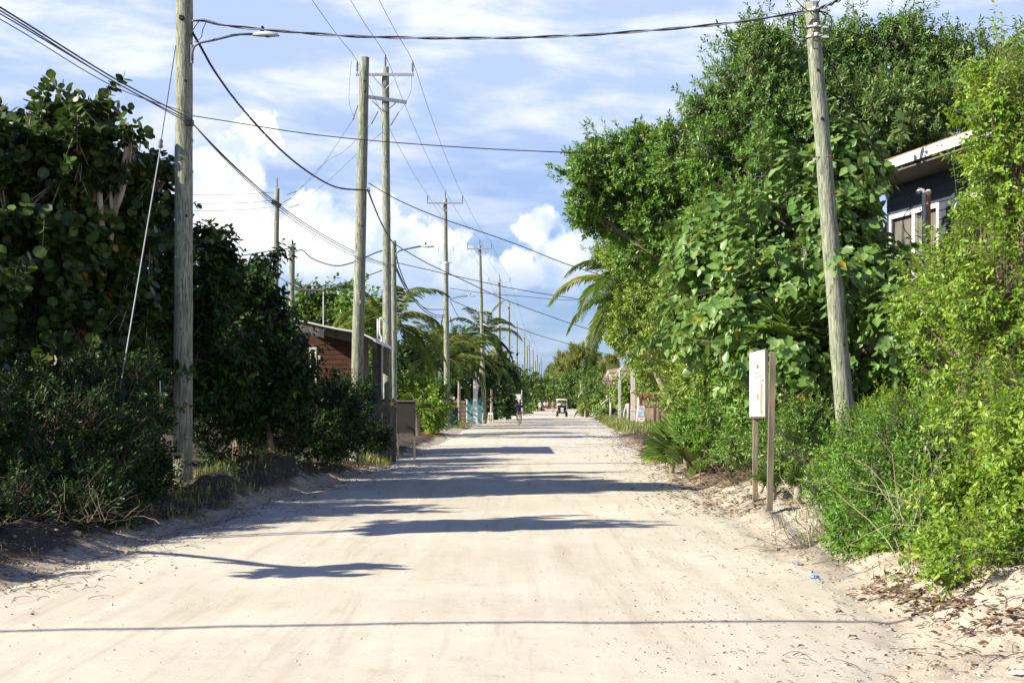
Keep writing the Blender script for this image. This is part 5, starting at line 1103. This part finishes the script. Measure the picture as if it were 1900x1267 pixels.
MB().box((x - .15, 150.43, g + .25), (.9, .06, .08)).build('rail', M['turq2'], rk)
# dead tree snag
sn = gthing('dead_snag', 'bare curved dead trunk standing behind the young palm', 'tree', 1077, 185); MB().tube(smooth([P(1075, 762, 185), P(1074, 735, 185), P(1079, 728, 185), P(1077, 715, 185), P(1078, 709, 185), P(1075, 707, 185)], 5), .07, 7).build('trunk', M['conc'], sn, True)
yp = gthing('agave_plant', 'small spiky agave at the foot of the reed wall', 'plant', 1207, 95); rng = np.random.default_rng(5)
n = 16; a_ = rng.uniform(0, 6.28, n); D = np.stack([np.cos(a_) * .6, np.sin(a_) * .6, np.full(n, .8)], 1); V, Fc, ti = leaves(rng, np.tile(tuple(yp.location), (n, 1)), D, np.tile((0, 0, 1.0), (n, 1)) + D * .1, rng.uniform(.5, .75, n), .12, 'hex', rng.uniform(.2, .6, n)); mk('leaf_rosette', V, Fc, L['palm'], yp, tint=ti)

# ------------------------------------------------------------------ people and vehicles
def skin_mesh(name, joints, bones, mat, parent, lvl=2, root_i=0):
    me = bpy.data.meshes.new(name); off = wloc(parent); me.from_pydata([tuple(Vector(j[:3]) - off) for j in joints], bones, []); me.update()
    o = bpy.data.objects.new(name, me); COL.objects.link(o); o.parent = parent; me.materials.append(mat)
    md = o.modifiers.new('skin', 'SKIN'); 
    if not me.skin_vertices: 
        bpy.context.view_layer.objects.active = o
    for i, j in enumerate(joints):
        sv = me.skin_vertices[0].data[i]; r = j[3]; sv.radius = (r, r if len(j) < 5 else j[4]); sv.use_root = (i == root_i)
    md.use_smooth_shade = True; s_ = o.modifiers.new('sub', 'SUBSURF'); s_.levels = lvl; s_.render_levels = lvl
    return o
def add_sphere(mb, c, r, n=10, m=8):
    prof = [(r[0] * math.sin(math.pi * k / m), -r[2] * math.cos(math.pi * k / m)) for k in range(m + 1)]; b = len(mb.v); c = Vector(c)
    mb.lathe(c, prof, n)
    for i in range(b, len(mb.v)): v = mb.v[i]; mb.v[i] = (v[0], c.y + (v[1] - c.y) * r[1] / r[0], v[2])
    return mb
def person(label, px, Y, z0=None, face=-1, pose='walk', shirt='wcloth', shorts='navy', cap=None, hair='hairb', h=1.7, name='person', arms=None, x=None, ph=1.0, group=None):
    """face -1 looks to the camera, +1 away"""
    x = XX(px, Y) if x is None else x; g = gz(x, Y); g = float(road_z(np.array([x]), np.array([Y]))[0]) if z0 is None else z0
    root = thing(name, label, 'person', (x, Y, g), group); k = h / 1.7; f = face
    def J(dx, dy, dz, r, r2=None): return (x + dx * k, Y + dy * f * k, g + dz * k, r * k) if r2 is None else (x + dx * k, Y + dy * f * k, g + dz * k, r * k, r2 * k)
    if pose == 'walk':
        hip, kn, an, to, hz_ = [(-.09, 0), (.09, 0)], [(-.10, .10 * ph, .50), (.10, -.02 * ph, .49)], [(-.10, .02 + .12 * ph, .09), (.10, -.20 * ph, .12)], [(-.11, .2 + .1 * ph, .03), (.11, -.06 - .14 * ph, .03)], .92
    elif pose == 'ride':
        hip, kn, an, to, hz_ = [(-.09, 0), (.09, 0)], [(-.15, .30, .78), (.16, .34, .62)], [(-.12, .16, .42), (.12, .20, .20)], [(-.13, .30, .38), (.13, .33, .15)], .98
    else:
        hip, kn, an, to, hz_ = [(-.1, 0), (.1, 0)], [(-.12, .42, .02), (.12, .42, .02)], [(-.12, .46, -.38), (.12, .46, -.38)], [(-.12, .6, -.42), (.12, .6, -.42)], 0.0
    B = hz_; lean = .12 if pose == 'ride' else 0.0
    js = [J(0, 0, B, .13, .10), J(0, lean * .4, B + .22, .12, .085), J(0, lean * .9, B + .42, .155, .10), J(0, lean, B + .52, .06, .06), J(0, lean, B + .60, .055, .055)]
    bs = [(0, 1), (1, 2), (2, 3), (3, 4)]
    for s_, (hp, q, a, t) in enumerate(zip(hip, kn, an, to)):
        i = len(js); js += [J(hp[0], 0, B - .05, .09, .09), J(*q, .06), J(*a, .038), J(*t, .035)]; bs += [(0, i), (i, i + 1), (i + 1, i + 2), (i + 2, i + 3)]
    ar = arms or ([(-.24, .02, B + .22), (-.26, .10, B + .0)], [(.24, .02, B + .22), (.26, .06, B + .0)])
    for s_, (e, h_) in zip((-1, 1), ar):
        i = len(js); js += [J(s_ * .17, lean, B + .46, .055), J(e[0], e[1], e[2], .042), J(h_[0], h_[1], h_[2], .030)]; bs += [(2, i), (i, i + 1), (i + 1, i + 2)]
        for fi, (fx, fz) in enumerate(((-.022, -.085), (-.007, -.10), (.008, -.095), (.022, -.08))):
            kk = len(js); v = Vector((h_[0] - e[0], h_[1] - e[1], h_[2] - e[2])).normalized(); js.append(J(h_[0] + fx + v.x * .1, h_[1] + v.y * .1, h_[2] + v.z * .1, .009)); bs.append((i + 2, kk))
        kk = len(js); js.append(J(h_[0] - s_ * .045, h_[1] + .01, h_[2] + .0 - .03, .010)); bs.append((i + 2, kk))
    js.append(J(0, lean + .01, B + .70, .085, .09)); bs.append((4, len(js) - 1)); js.append(J(0, lean, B + .78, .075, .085)); bs.append((len(js) - 2, len(js) - 1))
    js.append(J(0, lean + .115, B + .695, .016)); bs.append((len(js) - 3, len(js) - 1))
    body = skin_mesh('body', js, bs, M['skin'], root, 1)
    hc = (x, Y + (lean - .012) * f * k, g + (B + .755) * k)
    add_sphere(MB(), hc, (.098 * k, .108 * k, .10 * k)).build('hair', M[hair], root, True)
    for sx in (-1, 1): add_sphere(MB(), (x + sx * .032 * k, Y + (lean + .098) * f * k, g + (B + .715) * k), (.012, .008, .008), 8, 5).build('eye', M['black'], root, True)
    if cap:
        c_ = MB(); add_sphere(c_, (hc[0], hc[1], hc[2] + .02), (.108 * k, .118 * k, .10 * k)); c_.box((hc[0], hc[1] + f * .12 * k, hc[2] + .02), (.14 * k, .12 * k, .015)); c_.build('cap', M[cap], root, True)
    if shirt:
        sj = [J(0, 0, B - .03, .15, .12), J(0, lean * .4, B + .22, .145, .11), J(0, lean * .9, B + .42, .175, .118), J(0, lean, B + .49, .07, .07)]; sb = [(0, 1), (1, 2), (2, 3)]
        for s_, (e, h_) in zip((-1, 1), ar): i = len(sj); sj += [J(s_ * .18, lean, B + .455, .07), J(s_ * .17 + (e[0] - s_ * .17) * .7, lean + (e[1] - lean) * .7, B + .46 + (e[2] - B - .46) * .7, .065)]; sb += [(2, i), (i, i + 1)]
        skin_mesh('shirt', sj, sb, M[shirt], root, 1)
    if shorts:
        sj = [J(0, 0, B - .0, .145, .115)]; sb = []
        for hp, q in zip(hip, kn): i = len(sj); sj += [J(hp[0], 0, B - .06, .105, .10), J(hp[0] + (q[0] - hp[0]) * .6, q[1] * .6, B - .05 + (q[2] - B + .05) * .6, .09, .09)]; sb += [(0, i), (i, i + 1)]
        skin_mesh('shorts', sj, sb, M[shorts], root, 1)
    return root
M['hairb'] = pmat('dark_hair', (.03, .02, .015), .7); M['hairl'] = pmat('light_hair', (.28, .18, .09), .7)
def bicycle(label, px, Y, group=None, x=None):
    x = XX(px, Y) if x is None else x; g = float(road_z(np.array([x]), np.array([Y]))[0]); root = thing('bicycle', label, 'bicycle', (x, Y, g), group)
    for dy in (-.52, .52):
        w_ = MB().tube([(x, Y + dy + .33 * math.cos(t * math.pi / 12), g + .345 + .33 * math.sin(t * math.pi / 12)) for t in range(25)], .024, 7, False).build('tyre', M['black'], root, True)
        r_ = MB().tube([(x, Y + dy + .30 * math.cos(t * math.pi / 12), g + .345 + .30 * math.sin(t * math.pi / 12)) for t in range(25)], .012, 5, False)
        for t in range(12): r_.tube([(x, Y + dy, g + .345), (x, Y + dy + .3 * math.cos(t * .5236), g + .345 + .3 * math.sin(t * .5236))], .004, 4)
        r_.build('rim', M['lampgrey'], root)
    fr = MB(); A = Vector
    hd, bb, st, ra, fa = A((x, Y - .36, g + .82)), A((x, Y + .05, g + .30)), A((x, Y + .17, g + .80)), A((x, Y + .52, g + .345)), A((x, Y - .52, g + .345))
    for a, b in ((hd, bb), (bb, st), (hd, st), (bb, ra), (st, ra)): fr.tube([a, b], .018, 6)
    fr.build('frame', M['lampgrey'], root); 
    MB().tube([fa + A((.045, 0, 0)), hd + A((.04, 0, -.1)), hd + A((0, 0, .02)), hd + A((-.04, 0, -.1)), fa + A((-.045, 0, 0))], .015, 6).build('fork', M['lampgrey'], root)
    MB().tube(smooth([A((x - .29, Y - .18, g + 1.02)), A((x - .2, Y - .34, g + 1.04)), hd + A((0, -.03, .16)), A((x + .2, Y - .34, g + 1.04)), A((x + .29, Y - .18, g + 1.02))], 4), .014, 6).build('handlebar', M['black'], root, True)
    MB().tube([st, st + A((0, .03, .1))], .014, 6).build('seat_post', M['galv'], root); MB().box(st + A((0, .04, .13)), (.17, .26, .05), taper=.8).build('saddle', M['black'], root)
    for s_, z in ((-1, .40), (1, .17)): MB().box((x + s_ * .13, Y + .05 - .02, g + z), (.09, .08, .02)).build('pedal', M['black'], root)
    return root
bx_ = XX(963, 101)
bicycle('bicycle with pale rims ridden toward the camera by the person in navy', 963, 101, 'bicycles')
person('cyclist in navy shirt and white cap, one hand raised to the face', 963, 101.1, None, -1, 'ride', 'navy', 'navy', 'wcloth', arms=([(-.30, .12, 1.42), (-.05, .22, 1.60)], [(.27, .22, 1.20), (.27, .42, 1.03)]), h=1.62)
bicycle('distant bicycle ridden toward the camera at the far end of the road', 1026, 215, 'bicycles')
person('bare-chested distant cyclist riding toward the camera left of the golf cart', 1026, 215.1, None, -1, 'ride', None, 'navy', None, 'hairb')
GP = 'distant people walking by the left verge'
person('distant walker in a pale blue shirt beside the left verge', 1011, 236, None, 1, 'walk', 'bluec', 'navy', None, 'hairb', group=GP)
person('distant walker with bare shoulders right of the one in pale blue', 1016, 232, None, 1, 'walk', 'pinkc', 'navy', None, 'hairl', ph=-1, group=GP)
person('distant walker all in white, leftmost of the group on the left verge', 1001.5, 240, None, -1, 'walk', 'wcloth', 'wcloth', None, 'hairl', group=GP)

def golf_cart():
    Y = 163; x = XX(1042.5, Y); g = float(road_z(np.array([x]), np.array([Y]))[0]); root = thing('golf_cart', 'black golf cart with a cream roof driving away down the road', 'golf cart', (x, Y, g))
    b = MB().box((x, Y + .1, g + .50), (1.08, 2.1, .30), taper=.96).box((x, Y - .72, g + .62), (1.02, .62, .24), taper=.92).box((x, Y + 1.0, g + .72), (.95, .45, .32), taper=.8); b.build('body', M['black'], root)
    MB().box((x, Y - 1.0, g + .42), (1.0, .1, .12)).build('bumper', M['black'], root); MB().box((x, Y - 1.065, g + .60), (.30, .02, .16)).build('number_plate', M['white'], root)
    for s_ in (-1, 1): MB().box((x + s_ * .42, Y - 1.045, g + .66), (.12, .03, .1)).build('tail_light', M['redp'], root)
    for sx in (-1, 1):
        for dy in (-.62, .95):
            t_ = MB().lathe((x + sx * .50 - .11, Y + dy, g + .25), [(.12, 0), (.23, .01), (.255, .05), (.255, .17), (.23, .21), (.12, .22)], 20, (1, 0, 0)).build('tyre', M['black'], root, True)
            MB().lathe((x + sx * .50 - .115, Y + dy, g + .25), [(.0, 0), (.12, .002), (.12, .228), (.0, .23)], 14, (1, 0, 0)).build('rim', M['lampgrey'], t_)
    MB().box((x, Y - .1, g + .78), (1.0, .52, .14)).build('seat', M['black'], root); MB().box((x, Y - .38, g + 1.02), (.98, .10, .40)).build('backrest', M['black'], root)
    MB().box((x, Y - .72, g + .80), (.28, .3, .30)).build('cool_box', M['white'], root)
    for sx in (-1, 1):
        for (y0, y1) in ((-.85, -.78), (.95, .72)): MB().tube([(x + sx * .50, Y + y0, g + .65), (x + sx * .52, Y + y1, g + 1.78)], .022, 6).build('roof_post', M['lampgrey'], root)
    rf = MB(); prof = [(.50, 0), (.60, .02), (.61, .06), (.56, .11), (.40, .135), (.02, .14)]; rf.lathe((x, Y - .02, g + 1.76), prof, 28)
    rf.v = [(x + (v[0] - x) * 1.0 if abs(v[0] - x) < .01 else x + math.copysign(min(abs(v[0] - x) * 1.35, .60), v[0] - x), (Y - .02) + math.copysign(min(abs(v[1] - Y + .02) * 2.0, 1.02), v[1] - Y + .02), v[2]) for v in rf.v]
    rf.build('roof', M['cream'], root, True)
    MB().tube([(x - .25, Y + .62, g + .85), (x - .25, Y + .40, g + 1.12)], .02, 6).build('steering_column', M['black'], root)
    MB().tube([(x - .25 + .17 * math.cos(t * .524), Y + .38 + .06 * math.sin(t * .524), g + 1.12 + .16 * math.sin(t * .524)) for t in range(13)], .014, 5).build('steering_wheel', M['black'], root)
    person('golf cart driver in a light shirt, seen from behind on the left seat', 0, Y - .08, g + .95, 1, 'sit', 'wcloth', 'navy', None, 'hairb', x=x - .28, arms=([(-.24, .18, .22), (-.12, .40, .25)], [(.22, .18, .22), (.12, .40, .25)]), h=1.55)
    person('golf cart passenger with an arm on the roof post, on the right seat', 0, Y - .08, g + .95, 1, 'sit', 'bluec', 'navy', None, 'hairl', x=x + .28, arms=([(-.2, .1, .22), (-.16, .3, .1)], [(.30, .05, .30), (.26, .05, .62)]), h=1.55)
golf_cart()

# ------------------------------------------------------------------ litter, leaves, grass
def surf(x, y):
    l, r = road_edges(np.array([y])); z1 = gz(x, y)
    return max(z1, float(road_z(np.array([x]), np.array([y]))[0])) if l[0] < x < r[0] else z1
def ground_at(px, py):
    Y = CH * F / (py - HY); z = 0
    for _ in range(6): x = XX(px, Y); z = surf(x, Y); Y = (CH - z) * F / (py - HY)
    return XX(px, Y), Y, surf(XX(px, Y), Y)
rng = np.random.default_rng(77)
leafspots = [(1487, 1202, 13, 'curled brown leaf near the bottom of the picture'), (1582, 1185, 17, 'large brown leaf with a dark shadow at the lower right'), (1558, 1140, 16, 'flat brown leaf lying on the cable shadow'), (1631, 1102, 14, 'arched dark brown leaf below the mid-green shrub'), (1366, 1022, 9, 'small brown leaf alone on the pale sand right of centre'),
             (1466, 1060, 8, 'reddish leaf left of the foil wrapper'), (1480, 1066, 6, 'thin dark leaf between the foil and the blue wrapper'), (1580, 1127, 7, 'small leaf just above the cable shadow'), (1258, 941, 10, 'pointed brown leaf on the road left of the posts'), (1306, 935, 8, 'rounded brown leaf left of the two posts'),
             (1411, 942, 10, 'curled dark leaf at the foot of the posts'), (1690, 1090, 14, 'brown leaf on the bank below the weedy bush'), (1556, 1167, 9, 'folded brown leaf under the cable shadow'), (1700, 1145, 15, 'brown leaf at the near end of the bank'), (1740, 1120, 18, 'biggest curled leaf in the dry gutter'), (1770, 1150, 18, 'brown leaf heaped in the middle of the gutter'),
             (1800, 1180, 19, 'pale brown leaf in the lower gutter'), (1826, 1205, 18, 'brown leaf at the bottom of the gutter'), (1785, 1165, 16, 'grey-brown leaf overlapping the heap in the gutter'), (1715, 1060, 12, 'tan leaf against the sand lip'), (62, 1138, 6, 'small dark leaf on the lit sand at the far left'), (1330, 960, 8, 'brown leaf in the litter line near the posts'), (1660, 1080, 10, 'tan leaf beside the sandy clods')]
for (px, py, w_, lab) in leafspots:
    x, y, z = ground_at(px, py); s_ = w_ / F * y; a = rng.uniform(-.6, .6); n = 7; V, Fq = [], []
    for i in range(n):
        t = i / (n - 1); hw = .33 * math.sin(math.pi * min(max(t, .03), .97)) * s_; cz = .16 * s_ * math.sin(math.pi * t) + .01
        for k, q in enumerate((-1, -.5, 0, .5, 1)):
            lx = (t - .5) * s_ * 1.3; ly = q * hw; lz = cz + (abs(q) ** 1.5) * hw * rng.uniform(.3, .9); V.append((x + lx * math.cos(a) - ly * math.sin(a), y + lx * math.sin(a) + ly * math.cos(a), z + lz))
    for i in range(n - 1):
        for k in range(4): b = i * 5 + k; Fq.append((b, b + 1, b + 6, b + 5))
    o = mk('dry_leaf', V, Fq, M['dry'], None, True, origin=(x, y, z)); tag(o, lab, 'leaf', 'large dry leaves on the ground')
def crumple(name, px, py, w_, h_, mat, label, cat='litter', seed=1):
    x, y, z = ground_at(px, py); s_ = w_ / F * y; r = np.random.default_rng(seed); n, m = 14, 9; V = []
    for j in range(m):
        for i in range(n):
            a = 2 * math.pi * i / n; e = math.pi * j / (m - 1); k = .5 * s_ * (1 + r.normal(0, .13)); V.append((x + k * math.sin(e) * math.cos(a), y + k * .8 * math.sin(e) * math.sin(a), z + .3 * h_ / w_ * s_ - k * h_ / w_ * math.cos(e) * .7))
    Fq = [(j * n + i, j * n + (i + 1) % n, (j + 1) * n + (i + 1) % n, (j + 1) * n + i) for j in range(m - 1) for i in range(n)]
    o = mk(name, V, Fq, mat, None, False, origin=(x, y, z)); tag(o, label, cat)
def patch(base, spot, scale):
    def fn(t, b):
        c = t.node('ShaderNodeTexCoord'); n = t.noise(c.outputs['Object'], scale, 2); t.put(b.inputs['Base Color'], t.mix(t.mapr(n, .5, .56), base + (1,), spot + (1,)))
    return fn
crumple('plastic_wrapper', 1511, 1073, 18, 10, pmat('blue_wrapper', (.02, .2, .6), .3, 0, patch((.01, .17, .60), (.25, .50, .85), 60)), 'crumpled bright blue plastic wrapper on the sand at lower right')
crumple('foil_wrapper', 1478, 1048, 24, 6, pmat('foil_wrapper', (.6, .6, .6), .25, .3, patch((.62, .64, .68), (.10, .15, .35), 50)), 'flat white and dark blue foil wrapper just above the blue one', seed=2)
crumple('black_can', 1445, 1022, 7, 8, M['black'], 'small crushed black can at the tip of the weedy twigs', seed=3)
crumple('white_wrapper', 1890, 1262, 36, 10, M['wcloth'], 'pale lilac wrapper cut by the bottom right corner', seed=4)
crumple('white_wrapper', 428, 896, 14, 8, M['wcloth'], 'white scrap lying on the shaded heap right of the near pole', seed=5)
crumple('white_wrapper', 752, 842, 10, 5, M['wcloth'], 'white scrap in the grass below the brown board', seed=6)
for (px, py, w_, sd, lab) in [(60, 1140, 8, 7, 'small round brown stone alone at the far left'), (1266, 888, 12, 8, 'pale round stone at the tip of the dead fan frond')]:
    crumple('stone', px, py, w_, w_ * .7, M['conc'] if px > 500 else M['dry'], lab, 'stone', sd)
# leaf litter, twigs (uncountable)
def litter():
    r = np.random.default_rng(8); X, Yc, S, K = [], [], [], []
    def addband(n, y0, y1, side, d0, sd, s0):
        y = np.exp(r.uniform(np.log(y0), np.log(y1), n)); l, rr = road_edges(y); d = r.normal(d0, sd, n); x = (l - d) if side < 0 else (rr + d)
        X.append(x); Yc.append(y); S.append(s0 * r.uniform(.4, 1.3, n)); K.append(np.full(n, side))
    addband(11000, 22, 75, 1, .9, .85, .08); addband(2600, 9, 24, 1, 1.1, .75, .045); addband(2600, 11, 60, -1, .55, .6, .05); addband(2200, 9, 90, 1, -.2, .9, .03); addband(450, 9, 60, -1, -1.5, 2.0, .02); addband(4500, 13, 60, -1, 1.2, .8, .06)
    yy = r.uniform(9.2, 13.6, 900); X.append(np.interp(yy, [9.2, 11, 13.6], [3.6, 3.35, 3.35]) + r.normal(0, .14, 900)); Yc.append(yy); S.append(.075 * r.uniform(.5, 1.4, 900)); K.append(np.ones(900))
    x = np.concatenate(X); y = np.concatenate(Yc); s_ = np.concatenate(S)
    l, rr = road_edges(y); z = np.where((x > l) & (x < rr), np.maximum(ground_z(x, y), road_z(x, y)), ground_z(x, y)) + .006
    n = len(x); a = r.uniform(0, 6.28, n); D = np.stack([np.cos(a), np.sin(a), r.normal(0, .18, n)], 1); Nn = np.stack([r.normal(0, .35, n), r.normal(0, .35, n), np.ones(n)], 1)
    V, Fc, ti = leaves(r, np.stack([x, y, z + s_ * .1], 1), D, Nn, s_, .55, 'hex', r.uniform(0, 1, n)); o = mk('leaf_litter', V, Fc, L['litter'], None, tint=ti); tag(o, 'brown dead leaves scattered along both verges', 'leaf litter', kind='stuff')
    X, Yc, S, K = [], [], [], []; addband(900, 22, 60, 1, 1.1, .7, .35); addband(420, 9, 24, 1, 1.2, .7, .22); addband(900, 13, 50, -1, 1.0, .7, .30); addband(60, 12, 50, -1, -.3, .5, .22)
    x = np.concatenate(X); y = np.concatenate(Yc); s_ = np.concatenate(S); l, rr = road_edges(y); z = np.where((x > l) & (x < rr), np.maximum(ground_z(x, y), road_z(x, y)), ground_z(x, y)) + .01
    mb = MB()
    for i in range(len(x)):
        a = r.uniform(-1.2, 1.2) + (0 if r.random() < .7 else 1.5); d = Vector((math.cos(a), math.sin(a), r.normal(0, .10))); p0 = Vector((x[i], y[i], z[i])); m_ = p0 + d * s_[i] * .5 + Vector(r.normal(0, .03, 3)); e = p0 + d * s_[i]; e.z = max(e.z, gz(e.x, e.y)) + .01; m_.z = max(m_.z, (p0.z + e.z) / 2) + .015
        mb.tube(bez(p0, e, tuple((m_ - (p0 + e) / 2) * 1.6), 5), [.0042, .0038, .003, .0024, .0014], 3, False)
    tag(mb.build('fallen_twigs', M['grey_plank']), 'dry twigs scattered along both verges', 'twigs', kind='stuff')
def crumbs():
    r = np.random.default_rng(19); y1 = np.exp(r.uniform(np.log(8.8), np.log(30), 1500)); l, rr = road_edges(y1); x1 = rr + r.normal(.6, .45, 1500)
    y2 = r.uniform(9.3, 14, 600); x2 = r.normal(1.3, .35, 600) + (y2 - 11) * .05; y3 = np.exp(r.uniform(np.log(11), np.log(40), 1500)); l3, _ = road_edges(y3); x3 = l3 - r.normal(.4, .5, 1500); y4 = r.uniform(9, 26, 500); x4 = r.uniform(-3.5, 2.5, 500)
    x = np.concatenate([x1, x2, x3, x4]); y = np.concatenate([y1, y2, y3, y4]); s_ = np.concatenate([r.gamma(2, .004, 1500), r.gamma(2, .002, 600), r.gamma(2, .005, 1500), r.gamma(2, .002, 500)]) + .002; n = len(x)
    l, rr = road_edges(y); z = np.where((x > l) & (x < rr), np.maximum(ground_z(x, y), road_z(x, y)), ground_z(x, y))
    T = np.array([(1, 0, 0), (0, 1, 0), (-1, 0, 0), (0, -1, 0), (0, 0, .8), (0, 0, -.6), (.6, .6, .5), (-.6, .5, .5), (-.6, -.6, .4), (.6, -.6, .4)], float); Fc = np.array([(0, 6, 4), (6, 1, 4), (1, 7, 4), (7, 2, 4), (2, 8, 4), (8, 3, 4), (3, 9, 4), (9, 0, 4), (0, 1, 6), (1, 2, 7), (2, 3, 8), (3, 0, 9), (1, 0, 5), (2, 1, 5), (3, 2, 5), (0, 3, 5)])
    V = T[None] * (1 + r.normal(0, .22, (n, 10, 3))) * s_[:, None, None] + np.column_stack([x, y, z])[:, None]
    o = mk('sand_crumbs', V.reshape(-1, 3), (Fc[None] + (np.arange(n) * 10)[:, None, None]).reshape(-1, 3), M['ground']); tag(o, 'crumbled clods and pebbles of pale sand along the road edges', 'pebbles', kind='stuff')
crumbs()
L['litter'] = leaf_mat('dead_leaf', [(0, (.10, .06, .035)), (.5, (.20, .12, .07)), (1, (.34, .23, .14))], .8, .1)
litter()
def brush(name, label, px, Y, w_, h_, n, seed, mat='bark', sp=1.0):
    """dry branches: a bare bush of thin crooked stems"""
    r = np.random.default_rng(seed); x = XX(px, Y); g = gz(x, Y); root = thing(name, label, 'bush', (x, Y, g)); mb = MB()
    for i in range(n):
        a = r.uniform(0, 6.28); q = Vector((x + r.normal(0, w_ * .3), Y + r.normal(0, w_ * .25), g)); d = Vector((math.cos(a) * sp, math.sin(a) * sp * .6, r.uniform(.2, 1.0))).normalized(); pts = [q]
        for k in range(5): d = (d + Vector(r.normal(0, .28, 3)) - Vector((0, 0, .10))).normalized(); q = q + d * h_ * .26; q.z = max(q.z, gz(q.x, q.y) + .01); pts.append(q.copy())
        mb.tube(pts, [.0045, .004, .0035, .003, .002, .001], 4, False)
    mb.build('stems', M[mat], root)
brush('dry_brush', 'tangle of bare brown branches reaching over the sand below the weedy shrub', 1530, 17.3, .9, .55, 110, 1, 'bark', 1.3)
brush('dry_brush', 'heap of dry grey twigs left of the two-post board under the hedge', 1370, 27.5, 1.5, .6, 170, 2, 'plank')
brush('dry_brush', 'dry branches sprawling under the dark hedge at the lower left', 60, 17.5, 2.2, .45, 90, 3, 'bark')
brush('dry_brush', 'bare pale stems rising through the right-hand weedy bush', 1780, 14.6, 1.2, 1.0, 60, 4, 'pale_bark', .1)
def grass(label, spots, n, h, seed):
    r = np.random.default_rng(seed); Pp = []
    for (px, Y, rx, ry) in spots: m = int(n / len(spots)); x = XX(px, Y); Pp.append(np.stack([x + r.normal(0, rx, m), Y + r.normal(0, ry, m)], 1))
    q = np.concatenate(Pp); cl = vn(q[:, 0] * 2, q[:, 1] * 2, 5) > .35; q = q[cl]; l, rr = road_edges(q[:, 1]); q = q[(q[:, 0] < l - .05) | (q[:, 0] > rr + .25)]
    n = len(q); z = ground_z(q[:, 0], q[:, 1]); a = r.uniform(0, 6.28, n); D = np.stack([np.cos(a) * .45, np.sin(a) * .45, np.ones(n)], 1); Nn = np.stack([np.cos(a), np.sin(a), np.full(n, .3)], 1)
    V, Fc, ti = leaves(r, np.column_stack([q, z]), D, Nn, h * r.uniform(.4, 1.2, n), .09, 'dia', np.clip(r.uniform(0, 1, n) * .7 + .5 * (vn(q[:, 0] * .5, q[:, 1] * .3, 9)) - .1, 0, 1)); o = mk('grass', V, Fc, L['grass'], None, tint=ti); tag(o, label, 'grass', kind='stuff')
grass('rough grass on the left verge below the board and fence', [(760, 42, .9, 2), (730, 40, .7, 1.5), (800, 50, .25, 1)], 5000, .22, 1)
grass('short green weeds along the left hedge foot', [(320, 24, .7, 1.5), (440, 29, .5, 2), (230, 20, 1.2, 1)], 3500, .2, 6)
grass('short lawn grass beside the turquoise fence', [(850, 98, 1.2, 6), (830, 105, 2, 8)], 5000, .22, 2)
grass('rough green and straw-coloured grass on the right verge before the reed hut', [(1190, 85, 1.6, 5), (1165, 100, 1.8, 8), (1145, 125, 1.5, 9), (1215, 88, 1.5, 5), (1150, 108, 1.3, 6)], 26000, .42, 3)
grass('weeds on the right bank among the shrubs', [(1700, 15.6, .8, .5), (1560, 19, .5, 1), (1640, 17, .6, .8), (1820, 13.6, .5, .5)], 2600, .14, 4)
grass('far roadside grass along the left pole line', [(935, 150, .8, 20), (960, 200, 1, 20), (985, 260, 1.5, 30)], 6000, .7, 5)
